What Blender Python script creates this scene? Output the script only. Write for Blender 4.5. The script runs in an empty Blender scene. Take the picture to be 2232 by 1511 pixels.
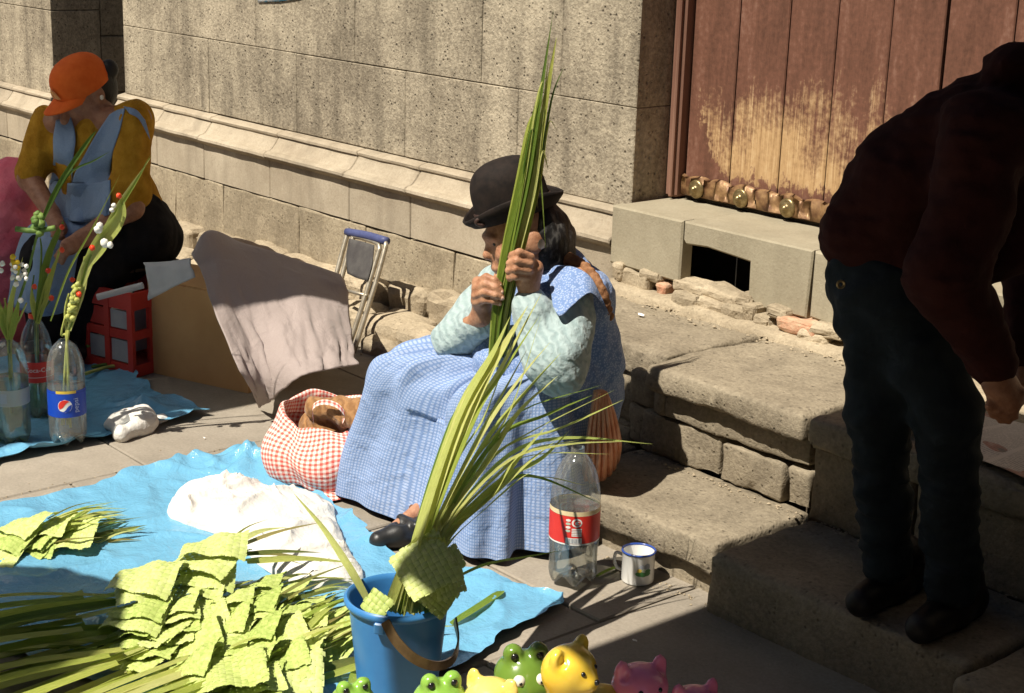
import bpy, math, random
import numpy as np
from mathutils import Vector, Matrix
random.seed(7)
rng = np.random.default_rng(11)
scene = bpy.context.scene
col = scene.collection

# ------------------------------------------------------------------ camera
CAM_H = 1.6
YAW, PITCH, ROLL, FOC = 0.85834626, 0.27285193, 0.03138593, 3425.79
_f = np.array([-math.sin(YAW)*math.cos(PITCH), math.cos(YAW)*math.cos(PITCH), -math.sin(PITCH)])
_r = np.array([math.cos(YAW), math.sin(YAW), 0.0])
_u = np.cross(_r, _f)
RIGHT = math.cos(ROLL)*_r + math.sin(ROLL)*_u
UP = -math.sin(ROLL)*_r + math.cos(ROLL)*_u
FWD = _f
EYE = np.array([0, 0, CAM_H])
cam_data = bpy.data.cameras.new('camera')
cam = bpy.data.objects.new('camera', cam_data)
col.objects.link(cam)
cam_data.sensor_fit = 'HORIZONTAL'
cam_data.sensor_width = 36.0
cam_data.lens = FOC/2232*36.0
cam_data.clip_end = 500
cam_data.clip_start = 0.05
cam.matrix_world = Matrix(((RIGHT[0], UP[0], -FWD[0], 0), (RIGHT[1], UP[1], -FWD[1], 0),
                           (RIGHT[2], UP[2], -FWD[2], CAM_H), (0, 0, 0, 1)))
scene.camera = cam

# ------------------------------------------------------------------ light
SUN_EL = math.radians(57)
SUN_AZ = math.radians(0.4)                       # shadows run along +Y, a hair towards +X
_sd = Vector((math.sin(SUN_AZ)*math.cos(SUN_EL), math.cos(SUN_AZ)*math.cos(SUN_EL), -math.sin(SUN_EL)))
world = bpy.data.worlds.new('World')
scene.world = world
world.use_nodes = True
wn = world.node_tree
bg = wn.nodes['Background']
sky = wn.nodes.new('ShaderNodeTexSky')
sky.sky_type = 'NISHITA'
sky.sun_disc = False
sky.sun_elevation = SUN_EL
sky.sun_rotation = math.atan2(-_sd.x, -_sd.y)
sky.altitude = 3600
sky.air_density = 0.7
sky.dust_density = 0.3
wn.links.new(sky.outputs[0], bg.inputs[0])
bg.inputs[1].default_value = 0.05
sun_data = bpy.data.lights.new('sun', 'SUN')
sun = bpy.data.objects.new('sun', sun_data)
col.objects.link(sun)
sun_data.energy = 5.0
sun_data.angle = math.radians(0.5)
sun_data.color = (1.0, 0.93, 0.81)
sun.rotation_euler = _sd.to_track_quat('-Z', 'Y').to_euler()
sun.location = (-3, -6, 9)
scene.view_settings.view_transform = 'Standard'
scene.view_settings.look = 'None'
scene.view_settings.exposure = 0.55
scene.view_settings.gamma = 1
scene.cycles.max_bounces = 6
scene.cycles.diffuse_bounces = 3
scene.cycles.glossy_bounces = 3
scene.cycles.transparent_max_bounces = 12
scene.cycles.caustics_refractive = False
scene.cycles.caustics_reflective = False

# ------------------------------------------------------------------ helpers: survey of the place
VH = FWD*np.array([1, 1, 0]); VH /= np.linalg.norm(VH)
def ray(px, py):
    d = (px-1116)*RIGHT-(py-755.5)*UP+FOC*FWD
    return d/np.linalg.norm(d)
def at(px, py, d):
    r = ray(px, py); return EYE+r*(d/(r@VH))
def gz(px, py, z=0.0):
    r = ray(px, py); return EYE+r*((z-CAM_H)/r[2])
def wy(px, py, Y):
    r = ray(px, py); return EYE+r*(Y/r[1])
def wx(px, py, X):
    r = ray(px, py); return EYE+r*(X/r[0])
def A(*v): return np.array(v, float)
def unit(v): v = np.asarray(v, float); return v/np.linalg.norm(v)
IR = A(RIGHT[0], RIGHT[1], 0); IR /= np.linalg.norm(IR)      # horizontal, to the right seen from the street

# ------------------------------------------------------------------ helpers: objects
BASE = {}
def tag(o, label=None, cat=None, group=None, kind=None):
    if label: o['label'] = label
    if cat: o['category'] = cat
    if group: o['group'] = group
    if kind: o['kind'] = kind
    return o
def thing(name, loc, label, cat, group=None):
    o = bpy.data.objects.new(name, None)
    o.empty_display_size = 0.05
    col.objects.link(o)
    o.location = Vector(loc)
    BASE[o.name] = np.array(loc, float)
    return tag(o, label, cat, group)
def mk(name, V, F, mat, parent=None, smooth=False, uv=None, auto=None, sub=None, loc=None):
    V = np.asarray(V, float)
    if parent is None:
        base = A(V[:, 0].mean(), V[:, 1].mean(), V[:, 2].min()) if loc is None else np.array(loc, float)
    else:
        base = BASE[parent.name]
    me = bpy.data.meshes.new(name)
    me.from_pydata((V-base).tolist(), [], [list(map(int, f)) for f in F] if not isinstance(F, np.ndarray) else F.tolist())
    if uv is not None:
        l = me.uv_layers.new(name='UVMap')
        idx = np.zeros(len(me.loops), int); me.loops.foreach_get('vertex_index', idx)
        l.data.foreach_set('uv', np.asarray(uv, float)[idx].ravel())
    mats = mat if isinstance(mat, (list, tuple)) else [mat]
    for m in mats:
        if m: me.materials.append(m)
    if smooth:
        me.polygons.foreach_set('use_smooth', np.ones(len(me.polygons), bool))
    me.update()
    o = bpy.data.objects.new(name, me)
    col.objects.link(o)
    if parent is None:
        o.location = Vector(base)
    else:
        o.parent = parent
    BASE[o.name] = base
    if auto is not None and smooth:
        try: me.set_sharp_from_angle(angle=auto)
        except Exception: pass
    return o
def inst(src, name, parent=None, loc=(0, 0, 0), rot=(0, 0, 0), scl=(1, 1, 1)):
    o = src.copy(); o.name = name
    col.objects.link(o)
    o.parent = parent
    o.location = Vector(loc); o.rotation_euler = rot; o.scale = scl
    return o
class MB:
    """collects vertices and faces of one piece"""
    def __init__(s): s.V = []; s.F = []; s.n = 0
    def add(s, V, F):
        V = np.asarray(V, float)
        s.V.append(V); s.F += [[i+s.n for i in f] for f in F]; s.n += len(V); return s
    def out(s): return np.vstack(s.V), s.F
def grid_faces(n, m, closed=False):
    """n rows, m columns"""
    F = []
    for i in range(n-1):
        for j in range(m if closed else m-1):
            k = (j+1) % m
            F.append((i*m+j, i*m+k, (i+1)*m+k, (i+1)*m+j))
    return F
def fn3(p, s, seed=0, oct=3):
    """cheap smooth noise, about -1..1"""
    r = np.random.default_rng(seed); out = np.zeros(p.shape[:-1]); a = 1.0; tot = 0
    for o in range(oct):
        for k in range(4):
            d = r.normal(size=p.shape[-1]); d /= np.linalg.norm(d); ph = r.uniform(0, 6.28, 2)
            e = r.normal(size=p.shape[-1]); e /= np.linalg.norm(e)
            out += a*np.sin(p@d*s*(1+.35*k)+ph[0]+1.3*np.sin(p@e*s*.8+ph[1]))
        tot += a*2.2; s *= 2.1; a *= .5
    return out/tot
def rbox(lo, hi, b=0.006, jit=0.0, seed=0, nx=1):
    """chamfered block, corners a little uneven: 24 corner vertices"""
    lo = np.array(lo, float); hi = np.array(hi, float); r = np.random.default_rng(seed)
    V = []; idx = {}
    for sx in (0, 1):
        for sy in (0, 1):
            for sz in (0, 1):
                c = np.array([(lo, hi)[sx][0], (lo, hi)[sy][1], (lo, hi)[sz][2]])+r.uniform(-jit, jit, 3)
                for ax in range(3):
                    v = c.copy()
                    for k, s in enumerate((sx, sy, sz)):
                        if k != ax: v[k] += b*(1 if s == 0 else -1)
                    idx[(sx, sy, sz, ax)] = len(V); V.append(v)
    F = []
    q = [(0, 0), (1, 0), (1, 1), (0, 1)]
    for ax in range(3):
        o = [k for k in range(3) if k != ax]
        for s in (0, 1):
            f = []
            for a, c in q:
                t = [0, 0, 0]; t[ax] = s; t[o[0]] = a; t[o[1]] = c
                f.append(idx[(*t, ax)])
            F.append(f)
    for ax in range(3):
        o = [k for k in range(3) if k != ax]
        for a in (0, 1):
            for c in (0, 1):
                t0 = [0, 0, 0]; t0[o[0]] = a; t0[o[1]] = c; t1 = list(t0); t1[ax] = 1
                F.append([idx[(*t0, o[0])], idx[(*t1, o[0])], idx[(*t1, o[1])], idx[(*t0, o[1])]])
    for sx in (0, 1):
        for sy in (0, 1):
            for sz in (0, 1):
                F.append([idx[(sx, sy, sz, 0)], idx[(sx, sy, sz, 1)], idx[(sx, sy, sz, 2)]])
    return np.array(V), orient(V, F)
def orient(V, F):
    V = np.asarray(V); c = V.mean(0); out = []
    for f in F:
        p = V[list(f)]; n = np.zeros(3)
        for i in range(len(f)): n += np.cross(p[i], p[(i+1) % len(f)])
        out.append(list(f) if n@(p.mean(0)-c) > 0 else list(f)[::-1])
    return out
def stone(lo, hi, step=0.035, rnd=0.02, amp=0.006, scale=18, seed=0, power=None):
    """block with rounded worn edges and an uneven surface"""
    lo = np.array(lo, float); hi = np.array(hi, float); c = (lo+hi)/2; h = (hi-lo)/2
    rnd = min(rnd, h.min()*.95)
    n = [max(3, int(round(2*k/step))+1) for k in h]
    def ticks(k):
        e = h[k]
        inner = np.linspace(-e+rnd, e-rnd, max(2, n[k]-2))
        return np.concatenate([[-e, -e+rnd*.35], inner, [e-rnd*.35, e]])
    T = [ticks(k) for k in range(3)]
    V = []; F = []; key = {}
    def vid(p):
        kk = tuple(np.round(p, 5))
        if kk not in key: key[kk] = len(V); V.append(p)
        return key[kk]
    for ax in range(3):
        o = [k for k in range(3) if k != ax]
        for s in (-1, 1):
            for i in range(len(T[o[0]])-1):
                for j in range(len(T[o[1]])-1):
                    q = []
                    for a, b in ((i, j), (i+1, j), (i+1, j+1), (i, j+1)):
                        p = np.zeros(3); p[ax] = s*h[ax]; p[o[0]] = T[o[0]][a]; p[o[1]] = T[o[1]][b]; q.append(vid(p))
                    F.append(q if (s > 0) == (ax != 1) else q[::-1])
    V = np.array(V)
    core = np.clip(V, -(h-rnd), h-rnd); d = V-core; L = np.linalg.norm(d, axis=1, keepdims=True); L[L == 0] = 1
    dn = d/L
    V = core+dn*rnd
    V = V+c
    nn = fn3(V, scale, seed, 3)+.55*fn3(V, scale*3.7, seed+90, 2)
    edge = (np.abs(d) > rnd*.3).sum(1) > 1
    chip = np.clip(fn3(V, scale*1.7, seed+40, 2)-.25, 0, 1)*edge*rnd*.9
    V = V+dn*(amp*nn-chip)[:, None]
    return V, F
def lathe(prof, c=(0, 0, 0), n=32, cap=False, axis=None, uv=False):
    """prof: (r, z) list"""
    prof = np.array(prof, float); c = np.array(c, float)
    th = np.linspace(0, 2*math.pi, n, endpoint=False)
    V = np.zeros((len(prof), n, 3))
    V[:, :, 0] = prof[:, :1]*np.cos(th); V[:, :, 1] = prof[:, :1]*np.sin(th); V[:, :, 2] = prof[:, 1:2]
    V = V.reshape(-1, 3)
    if axis is not None: V = V@axis.T
    F = grid_faces(len(prof), n, True)
    if cap:
        F.append(list(range(n))[::-1]); F.append(list(range((len(prof)-1)*n, len(prof)*n)))
    return V+c, F
def spline(P, n):
    P = np.array(P, float); k = len(P)
    if k == 2: return P[0]+(P[1]-P[0])*np.linspace(0, 1, n)[:, None]
    Q = np.vstack([2*P[0]-P[1], P, 2*P[-1]-P[-2]])
    t = np.linspace(0, k-1-1e-9, n); i = t.astype(int); u = (t-i)[:, None]
    a, b, c, d = Q[i], Q[i+1], Q[i+2], Q[i+3]
    return .5*((2*b)+(-a+c)*u+(2*a-5*b+4*c-d)*u*u+(-a+3*b-3*c+d)*u**3)
def tube(P, r, n=8, m=None, cap=True):
    P = np.array(P, float)
    if m: 
        if np.ndim(r): r = np.interp(np.linspace(0, 1, m), np.linspace(0, 1, len(r)), r)
        P = spline(P, m)
    r = np.broadcast_to(np.asarray(r, float), (len(P),))
    T = np.gradient(P, axis=0); T /= np.linalg.norm(T, axis=1, keepdims=True)+1e-9
    u = np.cross(T[0], [0, 0, 1.]); 
    if np.linalg.norm(u) < .05: u = np.cross(T[0], [1., 0, 0])
    u /= np.linalg.norm(u); V = []
    for i in range(len(P)):
        u = u-T[i]*(u@T[i]); u /= np.linalg.norm(u); w = np.cross(T[i], u)
        th = np.linspace(0, 2*math.pi, n, endpoint=False)
        V.append(P[i]+r[i]*(np.cos(th)[:, None]*u+np.sin(th)[:, None]*w))
    V = np.vstack(V); F = grid_faces(len(P), n, True)
    if cap: F.append(list(range(n))[::-1]); F.append(list(range((len(P)-1)*n, len(P)*n)))
    return V, F
def sheet(ctrl, n, m):
    """smooth surface through a grid of control points"""
    C = np.array(ctrl, float)
    rows = np.array([spline(r, m) for r in C])
    out = np.array([spline(rows[:, j], n) for j in range(m)]).transpose(1, 0, 2)
    return out
def prism(poly, y0, y1, b=0.004):
    """polygon in XZ (counter-clockwise seen from -Y) pushed along Y with a small chamfer on the front edge"""
    P = np.array(poly, float); n = len(P); c = P.mean(0)
    e1 = np.roll(P, -1, 0)-P; e0 = P-np.roll(P, 1, 0)
    n1 = np.c_[e1[:, 1], -e1[:, 0]]; n1 /= np.linalg.norm(n1, axis=1, keepdims=True)
    n0 = np.c_[e0[:, 1], -e0[:, 0]]; n0 /= np.linalg.norm(n0, axis=1, keepdims=True)
    m = (n0+n1); m /= (np.linalg.norm(m, axis=1, keepdims=True)**2/2+1e-6)
    I = P-m*b
    V = [(*p, 0) for p in I]+[(*p, 0) for p in P]+[(*p, 0) for p in P]
    V = np.array([(x, y0, z) for x, z in I]+[(x, y0+b, z) for x, z in P]+[(x, y1, z) for x, z in P])
    F = [list(range(n))]
    for k in (0, 1):
        for i in range(n):
            j = (i+1) % n
            F.append([k*n+j, k*n+i, (k+1)*n+i, (k+1)*n+j])
    F.append(list(range(2*n, 3*n))[::-1])
    return V, F

# ------------------------------------------------------------------ helpers: bodies and cloth grown as smooth solids
def cone(p, a, b, r1, r2):
    a = np.asarray(a, np.float32); b = np.asarray(b, np.float32); ba = b-a; L = float(ba@ba)+1e-9
    t = np.clip((p-a)@ba/L, 0, 1)
    return np.sqrt((((p-a)-t[:, None]*ba)**2).sum(1))-(r1+(r2-r1)*t)
def ell(p, c, r, R=None):
    q = p-np.asarray(c, np.float32)
    if R is not None: q = q@np.asarray(R, np.float32)
    r = np.asarray(r, np.float32)
    k0 = np.sqrt(((q/r)**2).sum(1)); k1 = np.sqrt(((q/(r*r))**2).sum(1))+1e-6
    return k0*(k0-1)/k1
def smin(a, b, k):
    if k <= 0: return np.minimum(a, b)
    h = np.clip(.5+.5*(b-a)/k, 0, 1)
    return b*(1-h)+a*h-k*h*(1-h)
def solid(prims):
    def f(p):
        d = None
        for q in prims:
            k = q[-1]
            if q[0] == 'c': e = cone(p, *q[1:5])
            elif q[0] == 'e': e = ell(p, *q[1:-1])
            if q[0] == 's':
                e = -ell(p, *q[1:-1]); d = -smin(-d, -e, k) ; continue
            d = e if d is None else smin(d, e, k)
        return d
    return f
def grow(f, lo, hi, h, disp=None):
    lo = np.array(lo, np.float32); hi = np.array(hi, np.float32); s = 6
    nb = np.ceil((hi-lo)/(h*s)).astype(int)+1
    bi = np.stack(np.meshgrid(*[np.arange(k) for k in nb], indexing='ij'), -1).reshape(-1, 3)
    cen = (lo+(bi*s+(s-1)/2)*h).astype(np.float32)
    dc = f(cen)
    act = np.abs(dc) < s*h*1.0+.012
    vol = np.repeat(np.repeat(np.repeat(dc.reshape(nb), s, 0), s, 1), s, 2).astype(np.float32)
    off = np.stack(np.meshgrid(*[np.arange(s)]*3, indexing='ij'), -1).reshape(-1, 3)
    gi = (bi[act][:, None]*s+off[None]).reshape(-1, 3)
    pts = (lo+gi*h).astype(np.float32)
    val = np.empty(len(pts), np.float32)
    for i in range(0, len(pts), 400000):
        v = f(pts[i:i+400000])
        if disp is not None: v = v-disp(pts[i:i+400000]).astype(np.float32)
        val[i:i+400000] = v
    vol[gi[:, 0], gi[:, 1], gi[:, 2]] = val
    n = np.array(vol.shape); ins = vol < 0
    c = np.zeros(n-1, np.int8)
    for dx in (0, 1):
        for dy in (0, 1):
            for dz in (0, 1):
                c += ins[dx:n[0]-1+dx, dy:n[1]-1+dy, dz:n[2]-1+dz]
    cells = np.argwhere((c > 0) & (c < 8))
    acc = np.zeros((len(cells), 3)); cnt = np.zeros(len(cells))
    cor = [(0, 0, 0), (1, 0, 0), (0, 1, 0), (1, 1, 0), (0, 0, 1), (1, 0, 1), (0, 1, 1), (1, 1, 1)]
    for a in range(8):
        for b in range(a+1, 8):
            if sum(abs(cor[a][k]-cor[b][k]) for k in range(3)) != 1: continue
            ca = cells+cor[a]; cb = cells+cor[b]
            va = vol[ca[:, 0], ca[:, 1], ca[:, 2]]; vb = vol[cb[:, 0], cb[:, 1], cb[:, 2]]
            m = (va < 0) != (vb < 0)
            t = np.where(m, va/(va-vb+1e-12), 0)
            acc += np.where(m[:, None], np.array(cor[a])+t[:, None]*(np.array(cor[b])-np.array(cor[a])), 0); cnt += m
    V = lo+(cells+acc/np.maximum(cnt, 1)[:, None])*h
    idm = -np.ones(n-1, np.int64); idm[cells[:, 0], cells[:, 1], cells[:, 2]] = np.arange(len(cells))
    F = []
    for ax in range(3):
        o1, o2 = (ax+1) % 3, (ax+2) % 3
        sl0 = [slice(1, n[k]-1) for k in range(3)]; sl0[ax] = slice(0, n[ax]-1)
        sl1 = list(sl0); sl1[ax] = slice(1, n[ax])
        a = ins[tuple(sl0)]; b = ins[tuple(sl1)]
        e = np.argwhere(a != b)
        flip = a[e[:, 0], e[:, 1], e[:, 2]]
        e = e+np.array([0 if k == ax else 1 for k in range(3)])
        d1 = np.zeros(3, int); d1[o1] = 1; d2 = np.zeros(3, int); d2[o2] = 1
        q = [e, e-d1, e-d1-d2, e-d2]
        ids = np.stack([idm[x[:, 0], x[:, 1], x[:, 2]] for x in q], 1)
        ids[~flip] = ids[~flip][:, ::-1]
        F.append(ids[(ids >= 0).all(1)])
    F = np.vstack(F)
    return V, F
def body(name, prims, h, mat, parent, disp=None, pad=.03, smooth_it=1):
    pts = []
    for q in prims:
        if q[0] == 'c': pts += [q[1]-q[3], q[1]+q[3], q[2]-q[4], q[2]+q[4]]
        elif q[0] == 'e': m = max(q[2]); pts += [q[1]-m, q[1]+m]
    pts = np.array(pts)
    V, F = grow(solid(prims), pts.min(0)-pad, pts.max(0)+pad, h, disp)
    for _ in range(smooth_it):
        acc = np.zeros_like(V); cnt = np.zeros(len(V))
        for k in range(4):
            np.add.at(acc, F[:, k], V[F[:, (k+1) % 4]]); np.add.at(cnt, F[:, k], 1)
        V = .5*V+.5*acc/np.maximum(cnt, 1)[:, None]
    return mk(name, V, F, mat, parent, smooth=True)

# ------------------------------------------------------------------ helpers: materials
def nodes(name):
    m = bpy.data.materials.new(name); m.use_nodes = True
    nt = m.node_tree; b = nt.nodes['Principled BSDF']
    return m, nt, b
def N(nt, t, **k):
    n = nt.nodes.new(t)
    for a, v in k.items(): setattr(n, a, v)
    return n
def noise(nt, vec, scale, detail=5, rough=.6, dist=0):
    n = N(nt, 'ShaderNodeTexNoise'); n.inputs['Scale'].default_value = scale; n.inputs['Detail'].default_value = detail
    n.inputs['Roughness'].default_value = rough; n.inputs['Distortion'].default_value = dist
    nt.links.new(vec, n.inputs['Vector']); return n.outputs['Fac']
def ramp(nt, fac, stops):
    r = N(nt, 'ShaderNodeValToRGB'); e = r.color_ramp.elements
    while len(e) < len(stops): e.new(.5)
    for i, (p, c) in enumerate(stops):
        e[i].position = p; e[i].color = (*c, 1) if len(c) == 3 else c
    nt.links.new(fac, r.inputs[0]); return r.outputs[0]
def mix(nt, fac, a, b, mode='MIX'):
    x = N(nt, 'ShaderNodeMix', data_type='RGBA', blend_type=mode)
    for s, v in ((0, fac), (6, a), (7, b)):
        if isinstance(v, (float, int)): x.inputs[s].default_value = v
        elif isinstance(v, tuple): x.inputs[s].default_value = (*v, 1)
        else: nt.links.new(v, x.inputs[s])
    return x.outputs[2]
def mathn(nt, op, a, b=None, c=None):
    x = N(nt, 'ShaderNodeMath', operation=op)
    for i, v in enumerate((a, b, c)):
        if v is None: continue
        if isinstance(v, (float, int)): x.inputs[i].default_value = v
        else: nt.links.new(v, x.inputs[i])
    return x.outputs[0]
def mapping(nt, out='Object', scale=(1, 1, 1), rot=(0, 0, 0)):
    t = N(nt, 'ShaderNodeTexCoord'); m = N(nt, 'ShaderNodeMapping')
    m.inputs['Scale'].default_value = scale; m.inputs['Rotation'].default_value = rot
    nt.links.new(t.outputs[out], m.inputs[0]); return m.outputs[0]
def bumpn(nt, b, h, strength=.5, dist=.01):
    x = N(nt, 'ShaderNodeBump'); x.inputs['Strength'].default_value = strength; x.inputs['Distance'].default_value = dist
    nt.links.new(h, x.inputs['Height']); nt.links.new(x.outputs[0], b.inputs['Normal'])
def geo(nt): return N(nt, 'ShaderNodeNewGeometry').outputs['Position']
def M(name, c1, c2=None, scale=8, rough=.75, bump=0, bscale=80, bdist=.004, rnd=0, lo=.35, hi=.65, stretch=(1, 1, 1), spec=.3, metal=0, sss=0, detail=5):
    m, nt, b = nodes(name)
    v = mapping(nt, 'Object', stretch)
    if c2 is not None:
        c = ramp(nt, noise(nt, v, scale, detail), [(lo, c1), (hi, c2)])
    else:
        r = N(nt, 'ShaderNodeRGB'); r.outputs[0].default_value = (*c1, 1); c = r.outputs[0]
    if rnd:
        oi = N(nt, 'ShaderNodeObjectInfo'); h = N(nt, 'ShaderNodeHueSaturation')
        nt.links.new(mathn(nt, 'MULTIPLY_ADD', oi.outputs['Random'], 2*rnd, 1-rnd), h.inputs['Value']); nt.links.new(c, h.inputs['Color']); c = h.outputs[0]
    nt.links.new(c, b.inputs['Base Color'])
    b.inputs['Roughness'].default_value = rough
    b.inputs['Specular IOR Level'].default_value = spec
    b.inputs['Metallic'].default_value = metal
    if sss: b.inputs['Subsurface Weight'].default_value = sss; b.inputs['Subsurface Radius'].default_value = (.02, .01, .005)
    if bump: bumpn(nt, b, noise(nt, v, bscale, 4, .65), bump, bdist)
    return m

# ================================================================== materials of the setting
def stone_mat(name, light, dark, pit=.8, pscale=55, rnd=.08, stain=.35, rough=.9, big=1.7, pdist=.006):
    """grainy stone: flecks of light and dark grain, broad weathering, run-down stains, small holes"""
    m, nt, b = nodes(name)
    p = geo(nt)
    mp = N(nt, 'ShaderNodeMapping'); mp.inputs['Scale'].default_value = (1, 1, .15); nt.links.new(p, mp.inputs[0])
    big_n = noise(nt, p, big, 5, .6)
    mid = noise(nt, p, 11, 4, .6)
    fleck = noise(nt, p, pscale, 2, .5)
    fine = noise(nt, p, 130, 2, .6)
    streak = noise(nt, mp.outputs[0], 8, 4, .6)
    f = mathn(nt, 'ADD', mathn(nt, 'ADD', mathn(nt, 'MULTIPLY', big_n, .40), mathn(nt, 'MULTIPLY', mid, .22)), mathn(nt, 'ADD', mathn(nt, 'MULTIPLY', fleck, .20*pit+.06), mathn(nt, 'MULTIPLY', fine, .20)))
    c = ramp(nt, f, [(.36, dark), (.50, tuple(.45*a+.55*d for a, d in zip(light, dark))), (.64, light)])
    c = mix(nt, mathn(nt, 'MULTIPLY', ramp(nt, streak, [(.48, (0, 0, 0)), (.74, (1, 1, 1))]), stain), c, tuple(k*.5 for k in dark))
    vo = N(nt, 'ShaderNodeTexVoronoi'); vo.inputs['Scale'].default_value = pscale*.8; nt.links.new(p, vo.inputs[0])
    hole = mathn(nt, 'MULTIPLY', ramp(nt, vo.outputs['Distance'], [(.10, (1, 1, 1)), (.30, (0, 0, 0))]), mathn(nt, 'GREATER_THAN', noise(nt, p, pscale*.45, 2), .52))
    c = mix(nt, mathn(nt, 'MULTIPLY', hole, .55*pit), c, tuple(k*.45 for k in dark))
    oi = N(nt, 'ShaderNodeObjectInfo'); h = N(nt, 'ShaderNodeHueSaturation')
    nt.links.new(mathn(nt, 'MULTIPLY_ADD', oi.outputs['Random'], 2*rnd, 1-rnd), h.inputs['Value']); nt.links.new(c, h.inputs['Color'])
    nt.links.new(h.outputs[0], b.inputs['Base Color'])
    b.inputs['Roughness'].default_value = rough; b.inputs['Specular IOR Level'].default_value = .2
    hh = mathn(nt, 'SUBTRACT', mathn(nt, 'ADD', mathn(nt, 'MULTIPLY', fleck, .5*pit), mathn(nt, 'MULTIPLY', fine, .5)), mathn(nt, 'MULTIPLY', hole, .6*pit))
    bumpn(nt, b, hh, .7, pdist)
    return m
WALL = stone_mat('wall_stone', (.46, .395, .29), (.12, .097, .07), 1.0, 60, .08, .6, pdist=.010)
PLINTH = stone_mat('plinth_stone', (.50, .43, .325), (.30, .245, .175), .35, 70, .07, .5, pdist=.003)
LOWER = stone_mat('lower_stone', (.46, .385, .27), (.17, .135, .09), .8, 60, .1, .3)
STEP = stone_mat('step_stone', (.35, .295, .212), (.135, .11, .078), .8, 70, .06, .15, .8, pdist=.007)
RUBBLE = stone_mat('rubble_stone', (.50, .415, .29), (.22, .175, .12), .6, 60, .12, .1, pdist=.008)
THRESH = stone_mat('threshold_stone', (.42, .375, .275), (.29, .25, .175), .2, 80, .05, .25, pdist=.003)
PAVE = stone_mat('paving_stone', (.40, .35, .285), (.23, .20, .16), .3, 90, .07, .05, .85, 1.6, pdist=.002)
MORTAR = M('mortar', (.20, .16, .11), (.09, .07, .05), 30, .95, .8, 90, .01)
DARK = M('cavity_shade', (.03, .024, .017), (.012, .01, .008), 12, .95, .5, 60)  # near-black colour paints the shade inside openings and gaps
GROUND = M('ground_dust', (.20, .165, .12), (.12, .10, .075), 6, .95, .5, 80)
BRICK = M('brick_clay', (.42, .20, .12), (.50, .36, .24), 30, .9, .8, 90, .006, rnd=.15)

# ================================================================== the setting
V = A((-60, -60, -.022), (60, -60, -.022), (60, 60, -.022), (-60, 60, -.022))
tag(mk('ground', V, [(0, 1, 2, 3)], GROUND, loc=(0, 0, -.022)), kind='structure')
pave = bpy.data.objects.new('pavement', None); col.objects.link(pave); BASE['pavement'] = A(0, 0, 0)
tag(pave, kind='structure')
V, F = rbox((-9.6, -2.2, -.03), (2.4, 3.6, -.014), .002)
mk('mortar_bed', V, F, MORTAR, pave)
k = 0
for i in range(-8, 8):
    x0 = -3.942+.773*i; x1 = x0+.773
    if x1 > 2.3: continue
    y = 2.018-3*1.02+((i % 2)*.47 if i != -1 else 0)
    while y < 3.5:
        L = 1.02 if (i*7+int(y*3)) % 3 else .9
        y1 = min(y+L, 3.56)
        if y1-y > .08:
            dz = random.uniform(-.002, .001)
            V, F = rbox((x0+.003, y+.003, -.06), (x1-.003, y1-.003, dz), .004, .0015, k)
            mk('paving_slab', V, F, PAVE, pave); k += 1
        y = y1

# ---- the old stone building
bld = thing('stone_building', (-5.4, 3.7, 0), 'weathered stone building front with moulded plinth and worn wooden door', 'building')
WY = 3.62; XL0, XL1, XM0, XM1 = -9.6, -7.985, -7.168, -3.612
V, F = rbox((XM0+.02, WY+.03, 0), (XM1-.02, WY+.6, 2.7), .002); mk('wall_core', V, F, MORTAR, bld)
V, F = rbox((XL0, WY+.03, 0), (XL1-.02, WY+.6, 2.7), .002); mk('wall_core', V, F, MORTAR, bld)
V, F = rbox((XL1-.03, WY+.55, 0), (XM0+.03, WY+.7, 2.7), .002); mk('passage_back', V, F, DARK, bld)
def wall_row(x0, x1, z0, z1, cuts, mat=WALL, y=WY, depth=.28, jit=.002, b=.003, gap=.0011):
    xs = [x0]+list(cuts)+[x1]
    for a, c in zip(xs[:-1], xs[1:]):
        dy = random.uniform(-.003, .003)
        end = depth if c < x1-1e-6 or x1 != XM1 else .19
        V, F = rbox((a+gap, y+dy*.4, z0+gap), (c-gap, y+end, z1-gap), b, jit*.5, int(a*1000) % 9999)
        mk('stone_block', V, F, mat, bld)
wall_row(XM0, XM1, .655, .985, [-6.35, -5.62, -4.86, -4.20])
wall_row(XM0, XM1, .985, 1.46, [-6.62, -5.94, -5.2, -4.41, -3.98])
wall_row(XM0, XM1, 1.46, 1.95, [-6.2, -5.5, -4.7])
wall_row(XM0, XM1, 1.95, 2.7, [-6.6, -5.9, -5.1, -4.3])
wall_row(XL0, XL1, .56, 1.0, [-8.9]); wall_row(XL0, XL1, 1.0, 1.6, [-8.6]); wall_row(XL0, XL1, 1.6, 2.7, [-8.9])
# return of the left pier (its side faces the passage)
for z0, z1 in ((.56, .86), (.86, 1.3), (1.3, 2.0), (2.0, 2.7)):
    V, F = rbox((XL1-.12, WY+.285, z0+.002), (XL1-.004, WY+.56, z1-.002), .004, .002, int(z0*99)); mk('stone_block', V, F, WALL, bld)
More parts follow.
